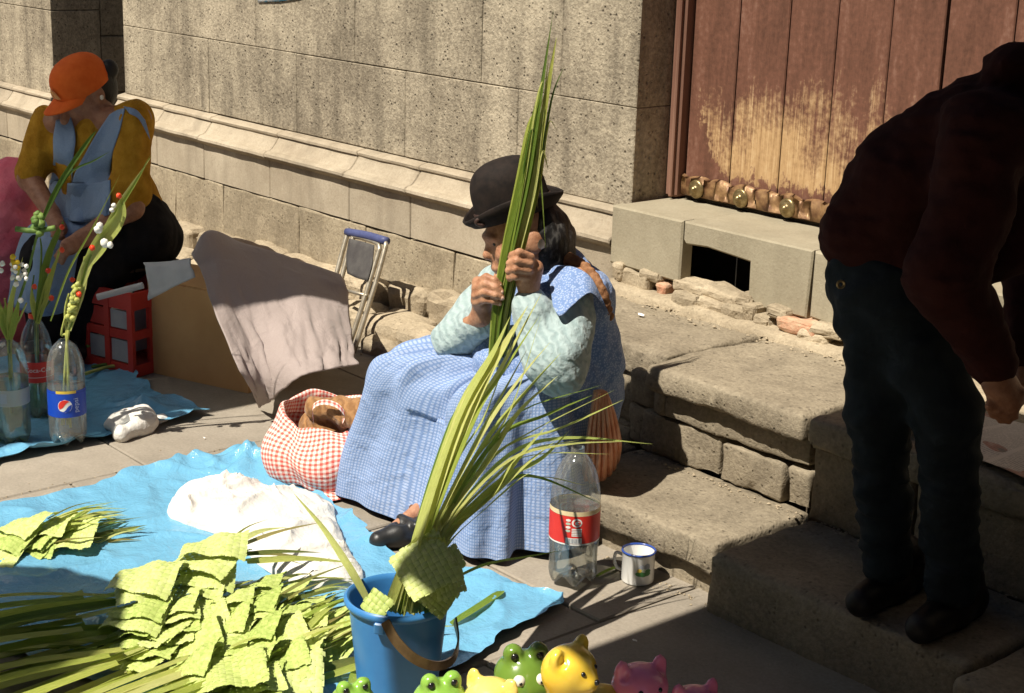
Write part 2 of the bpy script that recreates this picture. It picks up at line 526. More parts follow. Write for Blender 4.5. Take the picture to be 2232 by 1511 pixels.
# moulded plinth: blocks with a swept profile
def profile(y0):
    # (y outward negative, z) from under edge up to the wall
    return [(y0-.0, .372), (y0-.0, .527), (y0-.008, .533), (y0-.022, .541), (y0-.03, .55), (y0-.028, .561), (y0-.016, .570),
            (y0-.0, .573), (y0+.010, .578), (y0+.026, .596), (y0+.040, .615), (y0+.046, .626), (y0+.038, .631), (y0+.037, .640), (y0+.045, .646), (y0+.084, .6545)]
def plinth(x0, x1, y0, dz, seed):
    r = np.random.default_rng(seed)
    pr = [(y+r.uniform(-.001, .001), z+dz) for y, z in profile(y0)]
    pr += [(y0+.25, pr[-1][1]), (y0+.25, .372+dz)]
    n = len(pr); xs = [x0+.002, x0+.006]+list(np.linspace(x0+.02, x1-.02, 6))+[x1-.006, x1-.002]
    V = []
    for i, x in enumerate(xs):
        e = .004 if i in (0, len(xs)-1) else 0
        for j, (y, z) in enumerate(pr):
            w = .0007*math.sin(x*23+j)+.0007*math.sin(x*61+j*2)
            V.append((x, y+e+w*(j < n-2), z-(e if 2 < j < n-1 else 0)+w*.6*(1 < j < n-2)))
    F = grid_faces(len(xs), n, True); F += [list(range(n))[::-1], list(range((len(xs)-1)*n, len(xs)*n))]
    return np.array(V), orient(V, F)
xs = [XM0-.03, -6.72, -6.28, -5.72, -5.13, -4.72, -4.15, -3.604]
for a, c in zip(xs[:-1], xs[1:]):
    V, F = plinth(a, c, 3.545, random.uniform(-.003, .003), int(-a*100)); mk('plinth_block', V, F, PLINTH, bld)
for a, c in ((XL0, -9.0), (-9.0, -8.45), (-8.45, XL1+.03)):
    V, F = plinth(a, c, 3.545, -.09, int(-a*100)); mk('plinth_block', V, F, PLINTH, bld)
# course of rougher stone below the groove
xs = [XM0-.03, -6.55, -6.12, -5.5, -5.02, -4.45, -3.95, -3.60]
for n_, (a, c) in enumerate(zip(xs[:-1], xs[1:])):
    V, F = stone((a+.0012, 3.548, .10), (c-.0012, 3.85, .364), .05, .007, .004, 20, n_)
    mk('lower_block', V, F, LOWER, bld)
for n_, (a, c) in enumerate(((XL0, -8.7), (-8.7, XL1+.03))):
    V, F = stone((a+.003, 3.548, .0), (c-.003, 3.85, .274), .06, .014, .005, 20, n_+50); mk('lower_block', V, F, LOWER, bld)
# rubble footing that sticks out at the foot of the wall
r = np.random.default_rng(5)
x = XM0-.02; n_ = 0
while x < -3.75:
    w = r.uniform(.2, .42)
    top = np.interp(x, [-7.2, -5.3, -4.6, -3.7], [.135, .165, .215, .24])
    yf = 3.47+r.uniform(-.03, .02)
    V, F = stone((x, yf, -.05), (min(x+w, -3.70)-.012, 3.62, top+r.uniform(-.012, .012)), .045, .035, .011, 13, 200+n_)
    mk('footing_stone', V, F, RUBBLE, bld); n_ += 1
    x += w
x = -7.0
while x < -3.8:
    w = r.uniform(.16, .36)
    top = np.interp(x, [-7.2, -5.3, -4.6, -3.7], [.05, .08, .125, .15])+r.uniform(-.03, .02)
    yf = 3.33+r.uniform(-.05, .03)
    V, F = stone((x, yf, -.05), (min(x+w, -3.66)-.014, 3.5, top), .045, .045, .012, 13, 300+n_)
    mk('footing_stone', V, F, RUBBLE, bld); n_ += 1
    x += w
for (px, py, Y, w, h) in ((905, 775, 3.26, .30, .13), (815, 770, 3.24, .2, .05), (980, 770, 3.2, .24, .1)):
    c = wy(px, py, Y)
    V, F = stone((c[0]-w/2, Y, -.05), (c[0]+w/2, Y+.16, h), .04, .045, .014, 13, 400+px); mk('footing_stone', V, F, RUBBLE, bld)

# ---- door (part of the building)
def door_mat():
    m, nt, b = nodes('worn_door_wood')
    p = geo(nt)
    mp = N(nt, 'ShaderNodeMapping'); mp.inputs['Scale'].default_value = (1, 1, .035); nt.links.new(p, mp.inputs[0])
    mp2 = N(nt, 'ShaderNodeMapping'); mp2.inputs['Scale'].default_value = (1, 1, .16); nt.links.new(p, mp2.inputs[0])
    grain = noise(nt, mp.outputs[0], 95, 5, .7); band = noise(nt, mp2.outputs[0], 22, 5, .65); blot = noise(nt, p, 6, 5, .6); spk = noise(nt, p, 60, 4, .6)
    wood = ramp(nt, mathn(nt, 'ADD', mathn(nt, 'MULTIPLY', grain, .75), mathn(nt, 'MULTIPLY', spk, .25)), [(.3, (.24, .135, .06)), (.52, (.48, .31, .155)), (.72, (.64, .48, .29))])
    paint = ramp(nt, mathn(nt, 'ADD', mathn(nt, 'MULTIPLY', band, .6), mathn(nt, 'MULTIPLY', spk, .4)), [(.3, (.075, .035, .022)), (.55, (.165, .074, .048)), (.75, (.27, .15, .108))])
    sx = N(nt, 'ShaderNodeSeparateXYZ'); nt.links.new(p, sx.inputs[0])
    # bare wood between the splash line above and the hardware below; the line wanders
    xx = mathn(nt, 'ADD', sx.outputs[0], 3.3)
    bow = mathn(nt, 'MULTIPLY', mathn(nt, 'SINE', mathn(nt, 'MULTIPLY', xx, 5.0)), .03)
    wob = mathn(nt, 'ADD', mathn(nt, 'MULTIPLY', mathn(nt, 'SUBTRACT', band, .5), .30), mathn(nt, 'MULTIPLY', mathn(nt, 'SUBTRACT', blot, .5), .55))
    wob = mathn(nt, 'ADD', wob, mathn(nt, 'ADD', mathn(nt, 'MULTIPLY', mathn(nt, 'SUBTRACT', spk, .5), .30), mathn(nt, 'MULTIPLY', mathn(nt, 'SUBTRACT', grain, .5), .35)))
    top = mathn(nt, 'ADD', 1.03, mathn(nt, 'ADD', bow, wob))
    hi_ = mathn(nt, 'DIVIDE', mathn(nt, 'SUBTRACT', top, sx.outputs[2]), .19)
    left = mathn(nt, 'MAXIMUM', mathn(nt, 'MULTIPLY', mathn(nt, 'SUBTRACT', -3.34, sx.outputs[0]), .75), 0.0)
    lo_ = mathn(nt, 'DIVIDE', mathn(nt, 'SUBTRACT', mathn(nt, 'SUBTRACT', sx.outputs[2], left), mathn(nt, 'ADD', .775, mathn(nt, 'MULTIPLY', wob, .35))), .02)
    lf = mathn(nt, 'DIVIDE', mathn(nt, 'SUBTRACT', mathn(nt, 'ADD', sx.outputs[0], mathn(nt, 'MULTIPLY', wob, .4)), -3.475), .03)
    cl = N(nt, 'ShaderNodeMath', operation='MINIMUM'); nt.links.new(mathn(nt, 'MINIMUM', hi_, lo_), cl.inputs[0]); nt.links.new(lf, cl.inputs[1]); cl.use_clamp = True
    c = mix(nt, cl.outputs[0], paint, wood)
    nt.links.new(c, b.inputs['Base Color']); b.inputs['Roughness'].default_value = .62; b.inputs['Specular IOR Level'].default_value = .25
    bumpn(nt, b, mathn(nt, 'ADD', grain, mathn(nt, 'MULTIPLY', spk, .4)), .5, .003)
    return m
DOOR = door_mat()
FRAMEP = M('door_frame_paint', (.16, .075, .05), (.27, .15, .105), 14, .7, .5, 90, .003, stretch=(1, 1, .1))
STRIP = M('hammered_brass_strip', (.13, .06, .03), (.36, .215, .10), 34, .45, .35, 60, .004, spec=.5, metal=.35)
STUD = M('brass_stud', (.20, .14, .06), (.36, .27, .13), 60, .33, .3, 120, .002, spec=.6, metal=.7)
door = bpy.data.objects.new('door', None); col.objects.link(door); door.parent = bld; BASE['door'] = BASE[bld.name]
DY = 3.80
V, F = rbox((-3.66, DY+.05, .68), (-1.8, DY+.08, 2.62), .002); mk('door_backing', V, F, DARK, door)
xs = [-3.552, -3.358, -3.156, -2.975, -2.782, -2.597, -2.385, -2.185, -1.985, -1.86]
for i, (a, c) in enumerate(zip(xs[:-1], xs[1:])):
    g = .006 if abs(c+2.597) < .001 else .0022
    V, F = rbox((a+.0022, DY+random.uniform(-.002, .002), .70), (c-g, DY+.04, 2.6), .0035, .0008, i)
    mk('plank', V, F, DOOR, door)
V, F = rbox((-3.607, DY-.035, .688), (-3.556, DY+.05, 2.62), .008, .001); mk('door_post', V, F, FRAMEP, door)
V, F = rbox((-3.575, DY-.052, .690), (-3.562, DY-.0352, 2.62), .004, .001); mk('door_bead', V, F, FRAMEP, door)
# scalloped metal strip with studs along the foot of the door
V = []; n = 150
for i in range(n):
    x = -3.55+(1.62*i)/(n-1)
    zt = .758+.0115*abs(math.sin((x+3.478)/.0965*math.pi+math.pi/2))**.7+.002*math.sin(x*40)
    for (y, z) in ((DY-.004, zt), (DY-.016, zt-.006), (DY-.018, .73), (DY-.016, .703), (DY-.004, .697)): V.append((x, y-.002*math.sin(x*55), z))
mk('scalloped_strip', V, orient(V, grid_faces(n, 5)), STRIP, door, smooth=True)
Rs = np.array([[1, 0, 0], [0, 0, -1], [0, 1, 0]], float)     # lathe axis points out of the door
for i in range(9):
    x = -3.478+.1925*i
    if i > 3 and i % 2 and i > 7: pass
    V, F = lathe([(.031, 0), (.031, .004), (.026, .010), (.021, .008), (.017, .012), (.013, .011), (.011, .018), (.006, .024), (.0005, .026)], (x, DY-.018, .727), 24, axis=np.array([[1, 0, 0], [0, 0, -1], [0, 1, 0]], float))
    mk('stud', V, F, STUD, door, smooth=True)
V, F = rbox((-3.55, DY+.005, .684), (-1.88, DY+.03, .7), .002); mk('door_shadow_gap', V, F, DARK, door)
# blocks right of the door (off to the side)
for z0, z1 in ((.683, 1.2), (1.2, 1.9), (1.9, 2.7)):
    V, F = rbox((-1.86, WY, z0+.002), (-.9, WY+.5, z1-.002), .004, .002, int(z0*77)); mk('stone_block', V, F, WALL, bld)
    V, F = rbox((-.896, WY, z0+.002), (.4, WY+.5, z1-.002), .004, .002, int(z0*78)); mk('stone_block', V, F, WALL, bld)
V, F = rbox((-3.7, WY+.02, 2.62), (-1.7, WY+.5, 2.95), .004); mk('door_lintel', V, F, WALL, bld)

# ---- threshold stones, with the open hole
TY = 3.51
V, F = prism([(-3.592, .492), (-3.278, .486), (-3.276, .683), (-3.592, .683)], TY, TY+.05, .006); mk('threshold_stone', V, F, THRESH, bld)
V, F = rbox((-3.59, TY+.052, .62), (-3.276, 3.86, .6815), .003); mk('threshold_stone', V, F, THRESH, bld)
poly = [(-3.272, .683), (-3.272, .625), (-3.26, .615), (-3.18, .622), (-2.997, .612), (-2.996, .49), (-2.93, .478), (-2.775, .480), (-2.766, .683)]
V, F = prism(poly[::-1] if False else [(-3.272, .683), (-3.272, .625), (-3.26, .612), (-3.17, .618), (-2.999, .606), (-2.996, .492), (-2.93, .478), (-2.775, .482), (-2.766, .683)], TY+.001, 3.86, .005)
mk('threshold_stone', V, F, THRESH, bld)
V, F = prism([(-2.762, .488), (-2.55, .472), (-2.2, .48), (-1.86, .48), (-1.86, .683), (-2.762, .683)], TY, 3.86, .006); mk('threshold_stone', V, F, THRESH, bld)
V, F = prism([(-1.856, .40), (-.9, .40), (-.9, .683), (-1.856, .683)], TY, 3.86, .006); mk('threshold_stone', V, F, THRESH, bld)
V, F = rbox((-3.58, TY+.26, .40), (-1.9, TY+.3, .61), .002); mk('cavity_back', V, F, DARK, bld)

# ---- steps
steps = thing('stone_steps', (-2.6, 3.0, 0), 'worn stone steps with rounded edges leading up to the wooden door', 'steps')
def stp(nm, lo, hi, seed, rnd=.022, amp=.005, step=.022, sc=16, mat=STEP):
    rnd = rnd*.62; amp = amp*.8
    V, F = stone(lo, hi, step, rnd, amp, sc, seed); return mk(nm, V, F, mat, steps, smooth=True, auto=.9)
# first step
stp('step_slab', (-2.925, 2.656, .066), (-2.315, 3.02, .146), 1, .02)
stp('step_slab', (-3.42, 2.66, .062), (-2.932, 3.02, .146), 2, .02)
stp('step_slab', (-2.290, 2.612, -.02), (-1.58, 2.985, .147), 3, .024)
stp('riser_stone', (-2.93, 2.692, -.04), (-2.325, 2.9, .064), 4, .012)
stp('riser_stone', (-3.42, 2.70, -.04), (-2.94, 2.9, .06), 5, .012)
stp('step_slab', (-1.57, 2.55, -.02), (-.6, 3.0, .14), 6, .024)
# second step
stp('step_slab', (-2.872, 2.958, .345), (-2.316, 3.52, .415), 7, .022, .006)
stp('step_slab', (-2.308, 2.962, .335), (-1.62, 3.52, .413), 8, .022)
stp('step_slab', (-1.61, 2.96, .33), (-.6, 3.52, .412), 9, .022)
stp('landing_slab', (-3.62, 3.06, .33), (-2.885, 3.53, .414), 10, .02, .008)
stp('riser_stone', (-2.83, 3.0, .268), (-2.32, 3.3, .345), 11, .012, .007)
stp('riser_stone', (-2.915, 3.005, .15), (-2.62, 3.3, .263), 12, .014, .01)
stp('riser_stone', (-2.61, 2.995, .15), (-2.40, 3.3, .255), 13, .014, .01)
stp('riser_stone', (-2.39, 3.0, .15), (-2.31, 3.3, .25), 14, .014, .01)
stp('riser_stone', (-2.30, 2.985, .14), (-2.0, 3.3, .335), 15, .014, .007)
stp('riser_stone', (-1.99, 2.985, .14), (-1.6, 3.3, .335), 16, .014, .007)
stp('riser_stone', (-1.59, 2.985, .14), (-.6, 3.3, .33), 17, .014, .007)
stp('riser_stone', (-2.875, 3.005, .27), (-2.835, 3.2, .342), 18, .01, .008)
stp('riser_stone', (-2.99, 3.03, .15), (-2.92, 3.3, .26), 19, .014, .010)
stp('riser_stone', (-2.985, 3.02, .262), (-2.88, 3.3, .36), 20, .02, .012)
stp('riser_stone', (-3.3, 3.06, .0), (-3.0, 3.3, .18), 21, .03, .014)
stp('riser_stone', (-3.28, 3.075, .185), (-2.995, 3.3, .335), 22, .03, .014)
stp('riser_stone', (-3.62, 3.08, .0), (-3.31, 3.3, .33), 23, .03, .014)
V, F = rbox((-3.6, 3.1, -.02), (-.6, 3.62, .325), .004); mk('step_core', V, F, MORTAR, steps)
V, F = rbox((-3.4, 2.72, -.02), (-.6, 3.1, .055), .004); mk('step_core', V, F, MORTAR, steps)
# mortar fillet and rubble under the threshold
V, F = stone((-3.6, 3.44, .38), (-1.9, 3.75, .437), .05, .03, .012, 15, 77); mk('mortar_fillet', V, F, RUBBLE, steps, smooth=True)
r = np.random.default_rng(21)
pieces = [(1375, 610, .15, .065, 0), (1440, 632, .045, .045, 1), (1490, 655, .115, .042, 0), (1545, 668, .10, .038, 0), (1595, 680, .10, .040, 0), (1632, 682, .05, .055, 0),
          (1500, 628, .14, .03, 0), (1570, 645, .15, .032, 0), (1620, 655, .07, .035, 0), (1735, 712, .15, .035, 1), (1690, 680, .07, .03, 0), (1770, 735, .09, .03, 0), (1800, 722, .12, .03, 0), (1660, 700, .06, .025, 0), (1415, 600, .09, .03, 0), (1345, 590, .05, .05, 0)]
for i, (px, py, w, h, br) in enumerate(pieces):
    Y = 3.505 if py > 615+(px-1340)*.17 else 3.53
    c = wy(px, py, Y-.03)
    V, F = stone((c[0]-w/2, Y-.035, c[2]-h/2-.006), (c[0]+w/2, Y+.06, c[2]+h/2), .022, min(.012, h*.4), .007, 28, 500+i)
    V = V+A(0, 0, 1)*((V[:, 0]-c[0])*r.uniform(-.12, .05))[:, None]
    mk('broken_brick' if br else 'rubble_piece', V, F, BRICK if br else RUBBLE, steps)

# ================================================================== people
def fabric(name, c1, c2, dots=120, amt=.5, rough=.85, bump=.35, bdist=.0025, wr=14, wd=.006):
    """small light figures woven into a darker ground, plus soft creases"""
    m, nt, b = nodes(name)
    v = mapping(nt, 'Object')
    vo = N(nt, 'ShaderNodeTexVoronoi'); vo.inputs['Scale'].default_value = dots; vo.inputs['Randomness'].default_value = .85; nt.links.new(v, vo.inputs[0])
    f = ramp(nt, vo.outputs['Distance'], [(.30, (1, 1, 1)), (.52, (0, 0, 0))])
    c = mix(nt, mathn(nt, 'MULTIPLY', f, amt), c1, c2)
    c = mix(nt, mathn(nt, 'MULTIPLY', noise(nt, v, 5, 4), .25), c, tuple(k*.7 for k in c1))
    nt.links.new(c, b.inputs['Base Color']); b.inputs['Roughness'].default_value = rough; b.inputs['Specular IOR Level'].default_value = .15
    b.inputs['Sheen Weight'].default_value = .15
    h = mathn(nt, 'ADD', mathn(nt, 'MULTIPLY', noise(nt, v, wr, 4, .55, .6), 1.0), mathn(nt, 'MULTIPLY', noise(nt, v, 300, 2), .08))
    bumpn(nt, b, h, bump, wd)
    return m
BLUE = fabric('blue_figured_cotton', (.17, .26, .48), (.50, .58, .77), 175, .6, bump=.6, wd=.014)
SLEEVE = None
def knit(name, c1, c2):
    m, nt, b = nodes(name)
    v = mapping(nt, 'Object', (1, 1, 1))
    w = N(nt, 'ShaderNodeTexWave'); w.wave_type = 'BANDS'; w.bands_direction = 'DIAGONAL'; w.inputs['Scale'].default_value = 16; w.inputs['Distortion'].default_value = 6; w.inputs['Detail'].default_value = 3; w.inputs['Detail Scale'].default_value = 2.2
    nt.links.new(v, w.inputs[0])
    vo = N(nt, 'ShaderNodeTexVoronoi'); vo.inputs['Scale'].default_value = 55; nt.links.new(v, vo.inputs[0])
    h = mathn(nt, 'ADD', mathn(nt, 'MULTIPLY', w.outputs['Fac'], .7), mathn(nt, 'MULTIPLY', vo.outputs['Distance'], .6))
    c = ramp(nt, mathn(nt, 'ADD', mathn(nt, 'MULTIPLY', h, .5), mathn(nt, 'MULTIPLY', noise(nt, v, 12), .4)), [(.25, c2), (.7, c1)])
    nt.links.new(c, b.inputs['Base Color']); b.inputs['Roughness'].default_value = .92; b.inputs['Specular IOR Level'].default_value = .1
    b.inputs['Sheen Weight'].default_value = .2
    bumpn(nt, b, h, .5, .006); return m
SLEEVE = knit('pale_teal_knit', (.38, .47, .47), (.26, .345, .35))
SKIN = M('sunlit_skin', (.33, .145, .075), (.50, .265, .155), 48, .5, .7, 170, .0025, spec=.4)
SKIN2 = M('shaded_skin', (.24, .10, .052), (.36, .17, .095), 40, .5, .6, 150, .0025, spec=.4)  # browner skin copy for figures in shade; the shade is in the colour
FELT = M('dark_felt', (.010, .0075, .0065), (.022, .015, .012), 40, .8, .4, 300, .001, spec=.2)
RIBBON = M('brown_ribbon', (.03, .016, .013), (.08, .045, .035), 70, .5, .3, 120, .002)
HAIR = M('grey_black_hair', (.012, .011, .011), (.20, .19, .175), 45, .5, .9, 120, .004, lo=.5, hi=.8, stretch=(1, 1, .35))
CORD = M('brown_braid_cord', (.20, .085, .035), (.34, .17, .08), 60, .75, .8, 120, .004)
SATIN = M('copper_satin', (.60, .22, .10), (.80, .42, .26), 22, .34, .4, 30, .006, spec=.6)
SHOE = M('black_shoe_leather', (.010, .010, .010), (.022, .021, .02), 30, .4, .3, 90, .002, spec=.5)
SOCK = M('brown_stocking', (.15, .07, .04), (.22, .11, .06), 30, .8)
BEAD = M('pale_earring', (.62, .55, .45), None, rough=.3, spec=.5)

def P(px, py, d): return at(px, py, d)
il = -IR
def mat_axes(f, u):
    f = unit(f); s = unit(np.cross(u, f)); u = np.cross(f, s); return np.stack([f, s, u], 1)

# ---- the woman in the bowler hat
w1 = thing('person', (-2.98, 2.68, 0), 'seated woman in black bowler hat and blue figured dress holding up green palm leaves', 'person')
faced = unit(il*.93-VH*.25+A(0, 0, -.22))
H = P(1144, 520, 3.95)
RH = mat_axes(faced, A(0, 0, 1.)+.3*il)
hf, hs, hu = RH[:, 0], RH[:, 1], RH[:, 2]
shL, elL, wrL = P(1262, 628, 3.87), P(1205, 792, 3.72), P(1158, 662, 3.79)
shR, elR, wrR = P(1092, 622, 4.10), P(992, 735, 3.97), P(1052, 690, 3.855)
pel = A(-2.93, 2.72, .26); chest = P(1205, 700, 3.98); nk = P(1200, 600, 3.99)
kR, kL = A(-3.20, 2.45, .31), A(-2.92, 2.42, .31)
prims = [
    ('c', pel, chest, .13, .115, .0), ('c', chest, nk, .115, .06, .05), ('c', shL, shR, .05, .05, .05), ('c', nk, H, .05, .055, .03),
    ('e', H+hu*.012, A(.098, .078, .105), RH, .03), ('e', H+hf*.035-hu*.05, A(.062, .055, .06), RH, .02),
    ('c', H+hf*.09+hu*.01, H+hf*.105-hu*.018, .010, .0125, .012), ('e', H+hf*.087+hu*.028, A(.02, .05, .012), RH, .012),
    ('e', H+hf*.088-hu*.055, A(.014, .026, .011), RH, .008), ('e', H+hf*.075-hu*.09, A(.022, .025, .018), RH, .012),
    ('e', H+hf*.07+hs*.04-hu*.02, A(.02, .022, .02), RH, .012), ('e', H+hf*.07-hs*.04-hu*.02, A(.02, .022, .02), RH, .012),
    ('e', H+hs*.078-hf*.005, A(.022, .01, .03), RH, .006), ('e', H-hs*.078-hf*.005, A(.022, .01, .03), RH, .006),
    ('c', shL, elL, .045, .04, .03), ('c', elL, wrL, .04, .027, .02), ('c', shR, elR, .045, .04, .03), ('c', elR, wrR, .04, .027, .02),
    ('c', pel+A(-.08, 0, 0), kR, .07, .05, .04), ('c', pel+A(.06, -.02, 0), kL, .07, .05, .04),
    ('c', kR, A(-3.085, 2.43, .085), .05, .030, .03), ('c', A(-3.085, 2.43, .085), gz(836, 1172, .030), .028, .016, .02),
    ('c', kL, A(-2.90, 2.40, .06), .058, .034, .03), ('c', A(-2.90, 2.40, .06), A(-2.94, 2.33, .035), .034, .026, .02),
    # hands
    ('c', wrL, P(1148, 612, 3.775), .025, .028, .02), ('c', P(1152, 566, 3.763), P(1150, 604, 3.765), .017, .018, .012),
    ('c', P(1166, 585, 3.775), P(1158, 615, 3.775), .022, .022, .012),
    ('c', wrR, P(1050, 655, 3.83), .024, .027, .02), ('c', P(1042, 616, 3.81), P(1042, 655, 3.81), .016, .018, .012)]
fing = [
    [(1158, 560, 3.752), (1132, 550, 3.738), (1117, 556, 3.752), (1113, 562, 3.768)],
    [(1156, 575, 3.746), (1126, 569, 3.732), (1111, 574, 3.748), (1110, 580, 3.764)],
    [(1154, 590, 3.746), (1124, 586, 3.732), (1109, 590, 3.748), (1109, 595, 3.764)],
    [(1150, 604, 3.752), (1124, 602, 3.738), (1111, 605, 3.752), (1111, 608, 3.766)],
    [(1152, 610, 3.79), (1130, 580, 3.81), (1118, 556, 3.815)],
    [(1040, 616, 3.805), (1060, 604, 3.782), (1078, 611, 3.772), (1089, 621, 3.774)],
    [(1036, 630, 3.80), (1058, 619, 3.774), (1080, 627, 3.764), (1093, 636, 3.766)],
    [(1035, 645, 3.80), (1058, 637, 3.770), (1080, 643, 3.760), (1094, 649, 3.763)],
    [(1037, 660, 3.805), (1058, 653, 3.778), (1076, 656, 3.770), (1090, 661, 3.772)],
    [(1050, 640, 3.835), (1070, 615, 3.842), (1092, 600, 3.835)]]
for fg in fing:
    q = [P(*k) for k in fg]; rr = [.0098, .0098, .009, .0082]
    for i in range(len(q)-1): prims.append(('c', q[i], q[i+1], rr[i], rr[i+1], .0045))
body('body', prims, .0037, SKIN, w1, smooth_it=1)
# nails
for fg in fing[5:9]:
    t = P(*fg[-1]); 
    V, F = lathe([(.0005, .0085), (.004, .0078), (.0055, .006), (.0055, .004)], (0, 0, 0), 10)
    mk('nail', V@np.stack([unit(np.cross([0, 0, 1.], -VH)), A(0, 0, 1), -VH+0], 0)+t, F, M('nail_'+str(fg[0][1]), (.62, .40, .30), rough=.35, spec=.5) if 'nail_616' not in bpy.data.materials else bpy.data.materials['nail_616'], w1, smooth=True)
# eyes
for s in (-1, 1):
    V, F = lathe([(.0005, .006), (.005, .004), (.0066, .001), (.0066, -.004)], (0, 0, 0), 12)
    mk('eye', V@np.stack([hs, hu, hf], 0)+H+hf*.086+hs*.032*s+hu*.012, F, SHOE, w1, smooth=True)
# dress bodice
mid = P(1180, 790, 3.95)
dr = [('c', pel+A(-.01, .0, .10), chest+A(0, 0, .02), .165, .148, .0), ('c', P(1276, 640, 3.885), P(1105, 632, 4.06), .06, .05, .07), ('c', chest, P(1225, 596, 3.98), .12, .062, .05),
      ('e', P(1135, 785, 3.93), A(.15, .13, .075), None, .10), ('c', P(1290, 650, 3.9), P(1305, 790, 3.93), .05, .06, .05)]
def dd(p): 
    q = p*A(1, 1, .45)
    return .009*fn3(q, 34, 3, 2)+.004*fn3(p, 60, 8, 2)
body('dress_bodice', dr, .007, BLUE, w1, dd)
# shoulder yoke of the apron, a cape edge standing off the arm
bf = solid(dr)
def onto(f, px, py, d0, off):
    r = ray(px, py); t = d0/(r@VH)
    for _ in range(60):
        p = (EYE+r*t)[None].astype(np.float32); s = float(f(p)[0])
        if abs(s) < .0015: break
        t += s*.8
        if t > 9: break
    return EYE+r*(t-off)
arm_f = solid(dr+[('c', shL, elL, .068, .07, .03)])
rows = []
for t in np.linspace(0, 1, 6):
    top = [(1196, 600), (1228, 582), (1258, 585), (1288, 605), (1310, 645)]
    bot = [(1205, 668), (1222, 690), (1250, 665), (1290, 640), (1330, 690)]
    rows.append([onto(arm_f, a[0]+(b_[0]-a[0])*t, a[1]+(b_[1]-a[1])*t, 3.5, .016+.018*t) for a, b_ in zip(top, bot)])
S = sheet(rows, 16, 20); n, m_, _ = S.shape
S2 = S+VH*.006
V = np.vstack([S.reshape(-1, 3), S2.reshape(-1, 3)]); F = grid_faces(n, m_); k = n*m_
F = F+[[i+k for i in f][::-1] for f in F]
edge = [i for i in range(m_)]+[i*m_+m_-1 for i in range(1, n)]+[(n-1)*m_+j for j in range(m_-2, -1, -1)]+[i*m_ for i in range(n-2, 0, -1)]
F += [[edge[i], edge[i]+k, edge[(i+1) % len(edge)]+k, edge[(i+1) % len(edge)]] for i in range(len(edge))]
mk('apron_shoulder', V, F, BLUE, w1, smooth=True)
# sleeves
def sd(p): return .009*fn3(p*A(1, 1, .7), 30, 5, 2)
body('sleeve', [('c', shL+A(0, 0, -.01), elL+A(.015, 0, 0), .062, .070, .0), ('c', elL+A(.0, 0, .0), P(1160, 680, 3.77), .066, .046, .05), ('c', P(1160, 680, 3.77), P(1160, 655, 3.785), .047, .04, .02)], .0055, SLEEVE, w1, sd)
body('sleeve', [('c', shR, elR, .056, .056, .0), ('c', elR, P(1048, 700, 3.87), .054, .040, .04)], .0055, SLEEVE, w1, sd)
# skirt: rings from waist to hem
def skirt(rings, n=150, m=46, folds=None, ph=0):
    th = np.linspace(0, 2*math.pi, n, endpoint=False)
    K = np.array(rings, float); t = np.linspace(0, 1, m)
    prm = spline(K, m)
    V = np.zeros((m, n, 3))
    for i in range(m):
        cx, cy, z, rx, ry = prm[i]
        c, s = np.cos(th), np.sin(th); e = 2/(2.3+.8*t[i])
        x = np.sign(c)*np.abs(c)**e; y = np.sign(s)*np.abs(s)**e
        V[i] = np.stack([cx+rx*x, cy+ry*y, np.full(n, z)], 1)
    return V, prm, th, t
rings = [(-2.955, 2.685, .475, .155, .145), (-3.0, 2.63, .468, .205, .185), (-3.045, 2.575, .440, .245, .225), (-3.072, 2.552, .385, .282, .235), (-3.095, 2.548, .28, .322, .238),
         (-3.122, 2.545, .15, .365, .245), (-3.128, 2.542, .022, .385, .252)]
Vg, prm, th, t = skirt(rings)
out = np.stack([np.cos(th), np.sin(th), 0*th], 1)
for i in range(len(t)):
    u = t[i]
    f = (np.sin(th*9+1.2+.7*math.sin(u*4))*.5+np.sin(th*5-.6+u)*.5+.45*np.sin(th*15+2*u))*(.004+.032*u**1.1)
    # pulled creases that run from the lap towards the left knee
    lap = math.exp(-((u-.28)/.2)**2)*.013*(np.sin(th*21+4*u)+.5*np.sin(th*37-3*u))*np.clip(np.cos(th-4.1)*1.2, 0, 1)
    Vg[i] += out*(f+lap)[:, None]
    Vg[i, :, 2] += lap*1.1+.004*u*np.sin(th*7+2)
    # valley between the knees
    val = np.exp(-((th-4.85)/.22)**2)*math.sin(math.pi*min(1, .08+u*.92))*.075+np.exp(-((th-4.2)/.12)**2)*u*.022
    Vg[i] -= out*val[:, None]; Vg[i, :, 2] -= val*.5*(u < .6)
    # knees push the cloth out
    for k0, a0 in ((3.85, .03), (5.35, .02)):
        kn = np.exp(-((th-k0)/.38)**2)*math.exp(-((u-.42)/.2)**2)*a0
        Vg[i] += out*kn[:, None]
Vg[..., 2] = np.maximum(Vg[..., 2], .004)
nn = Vg.shape
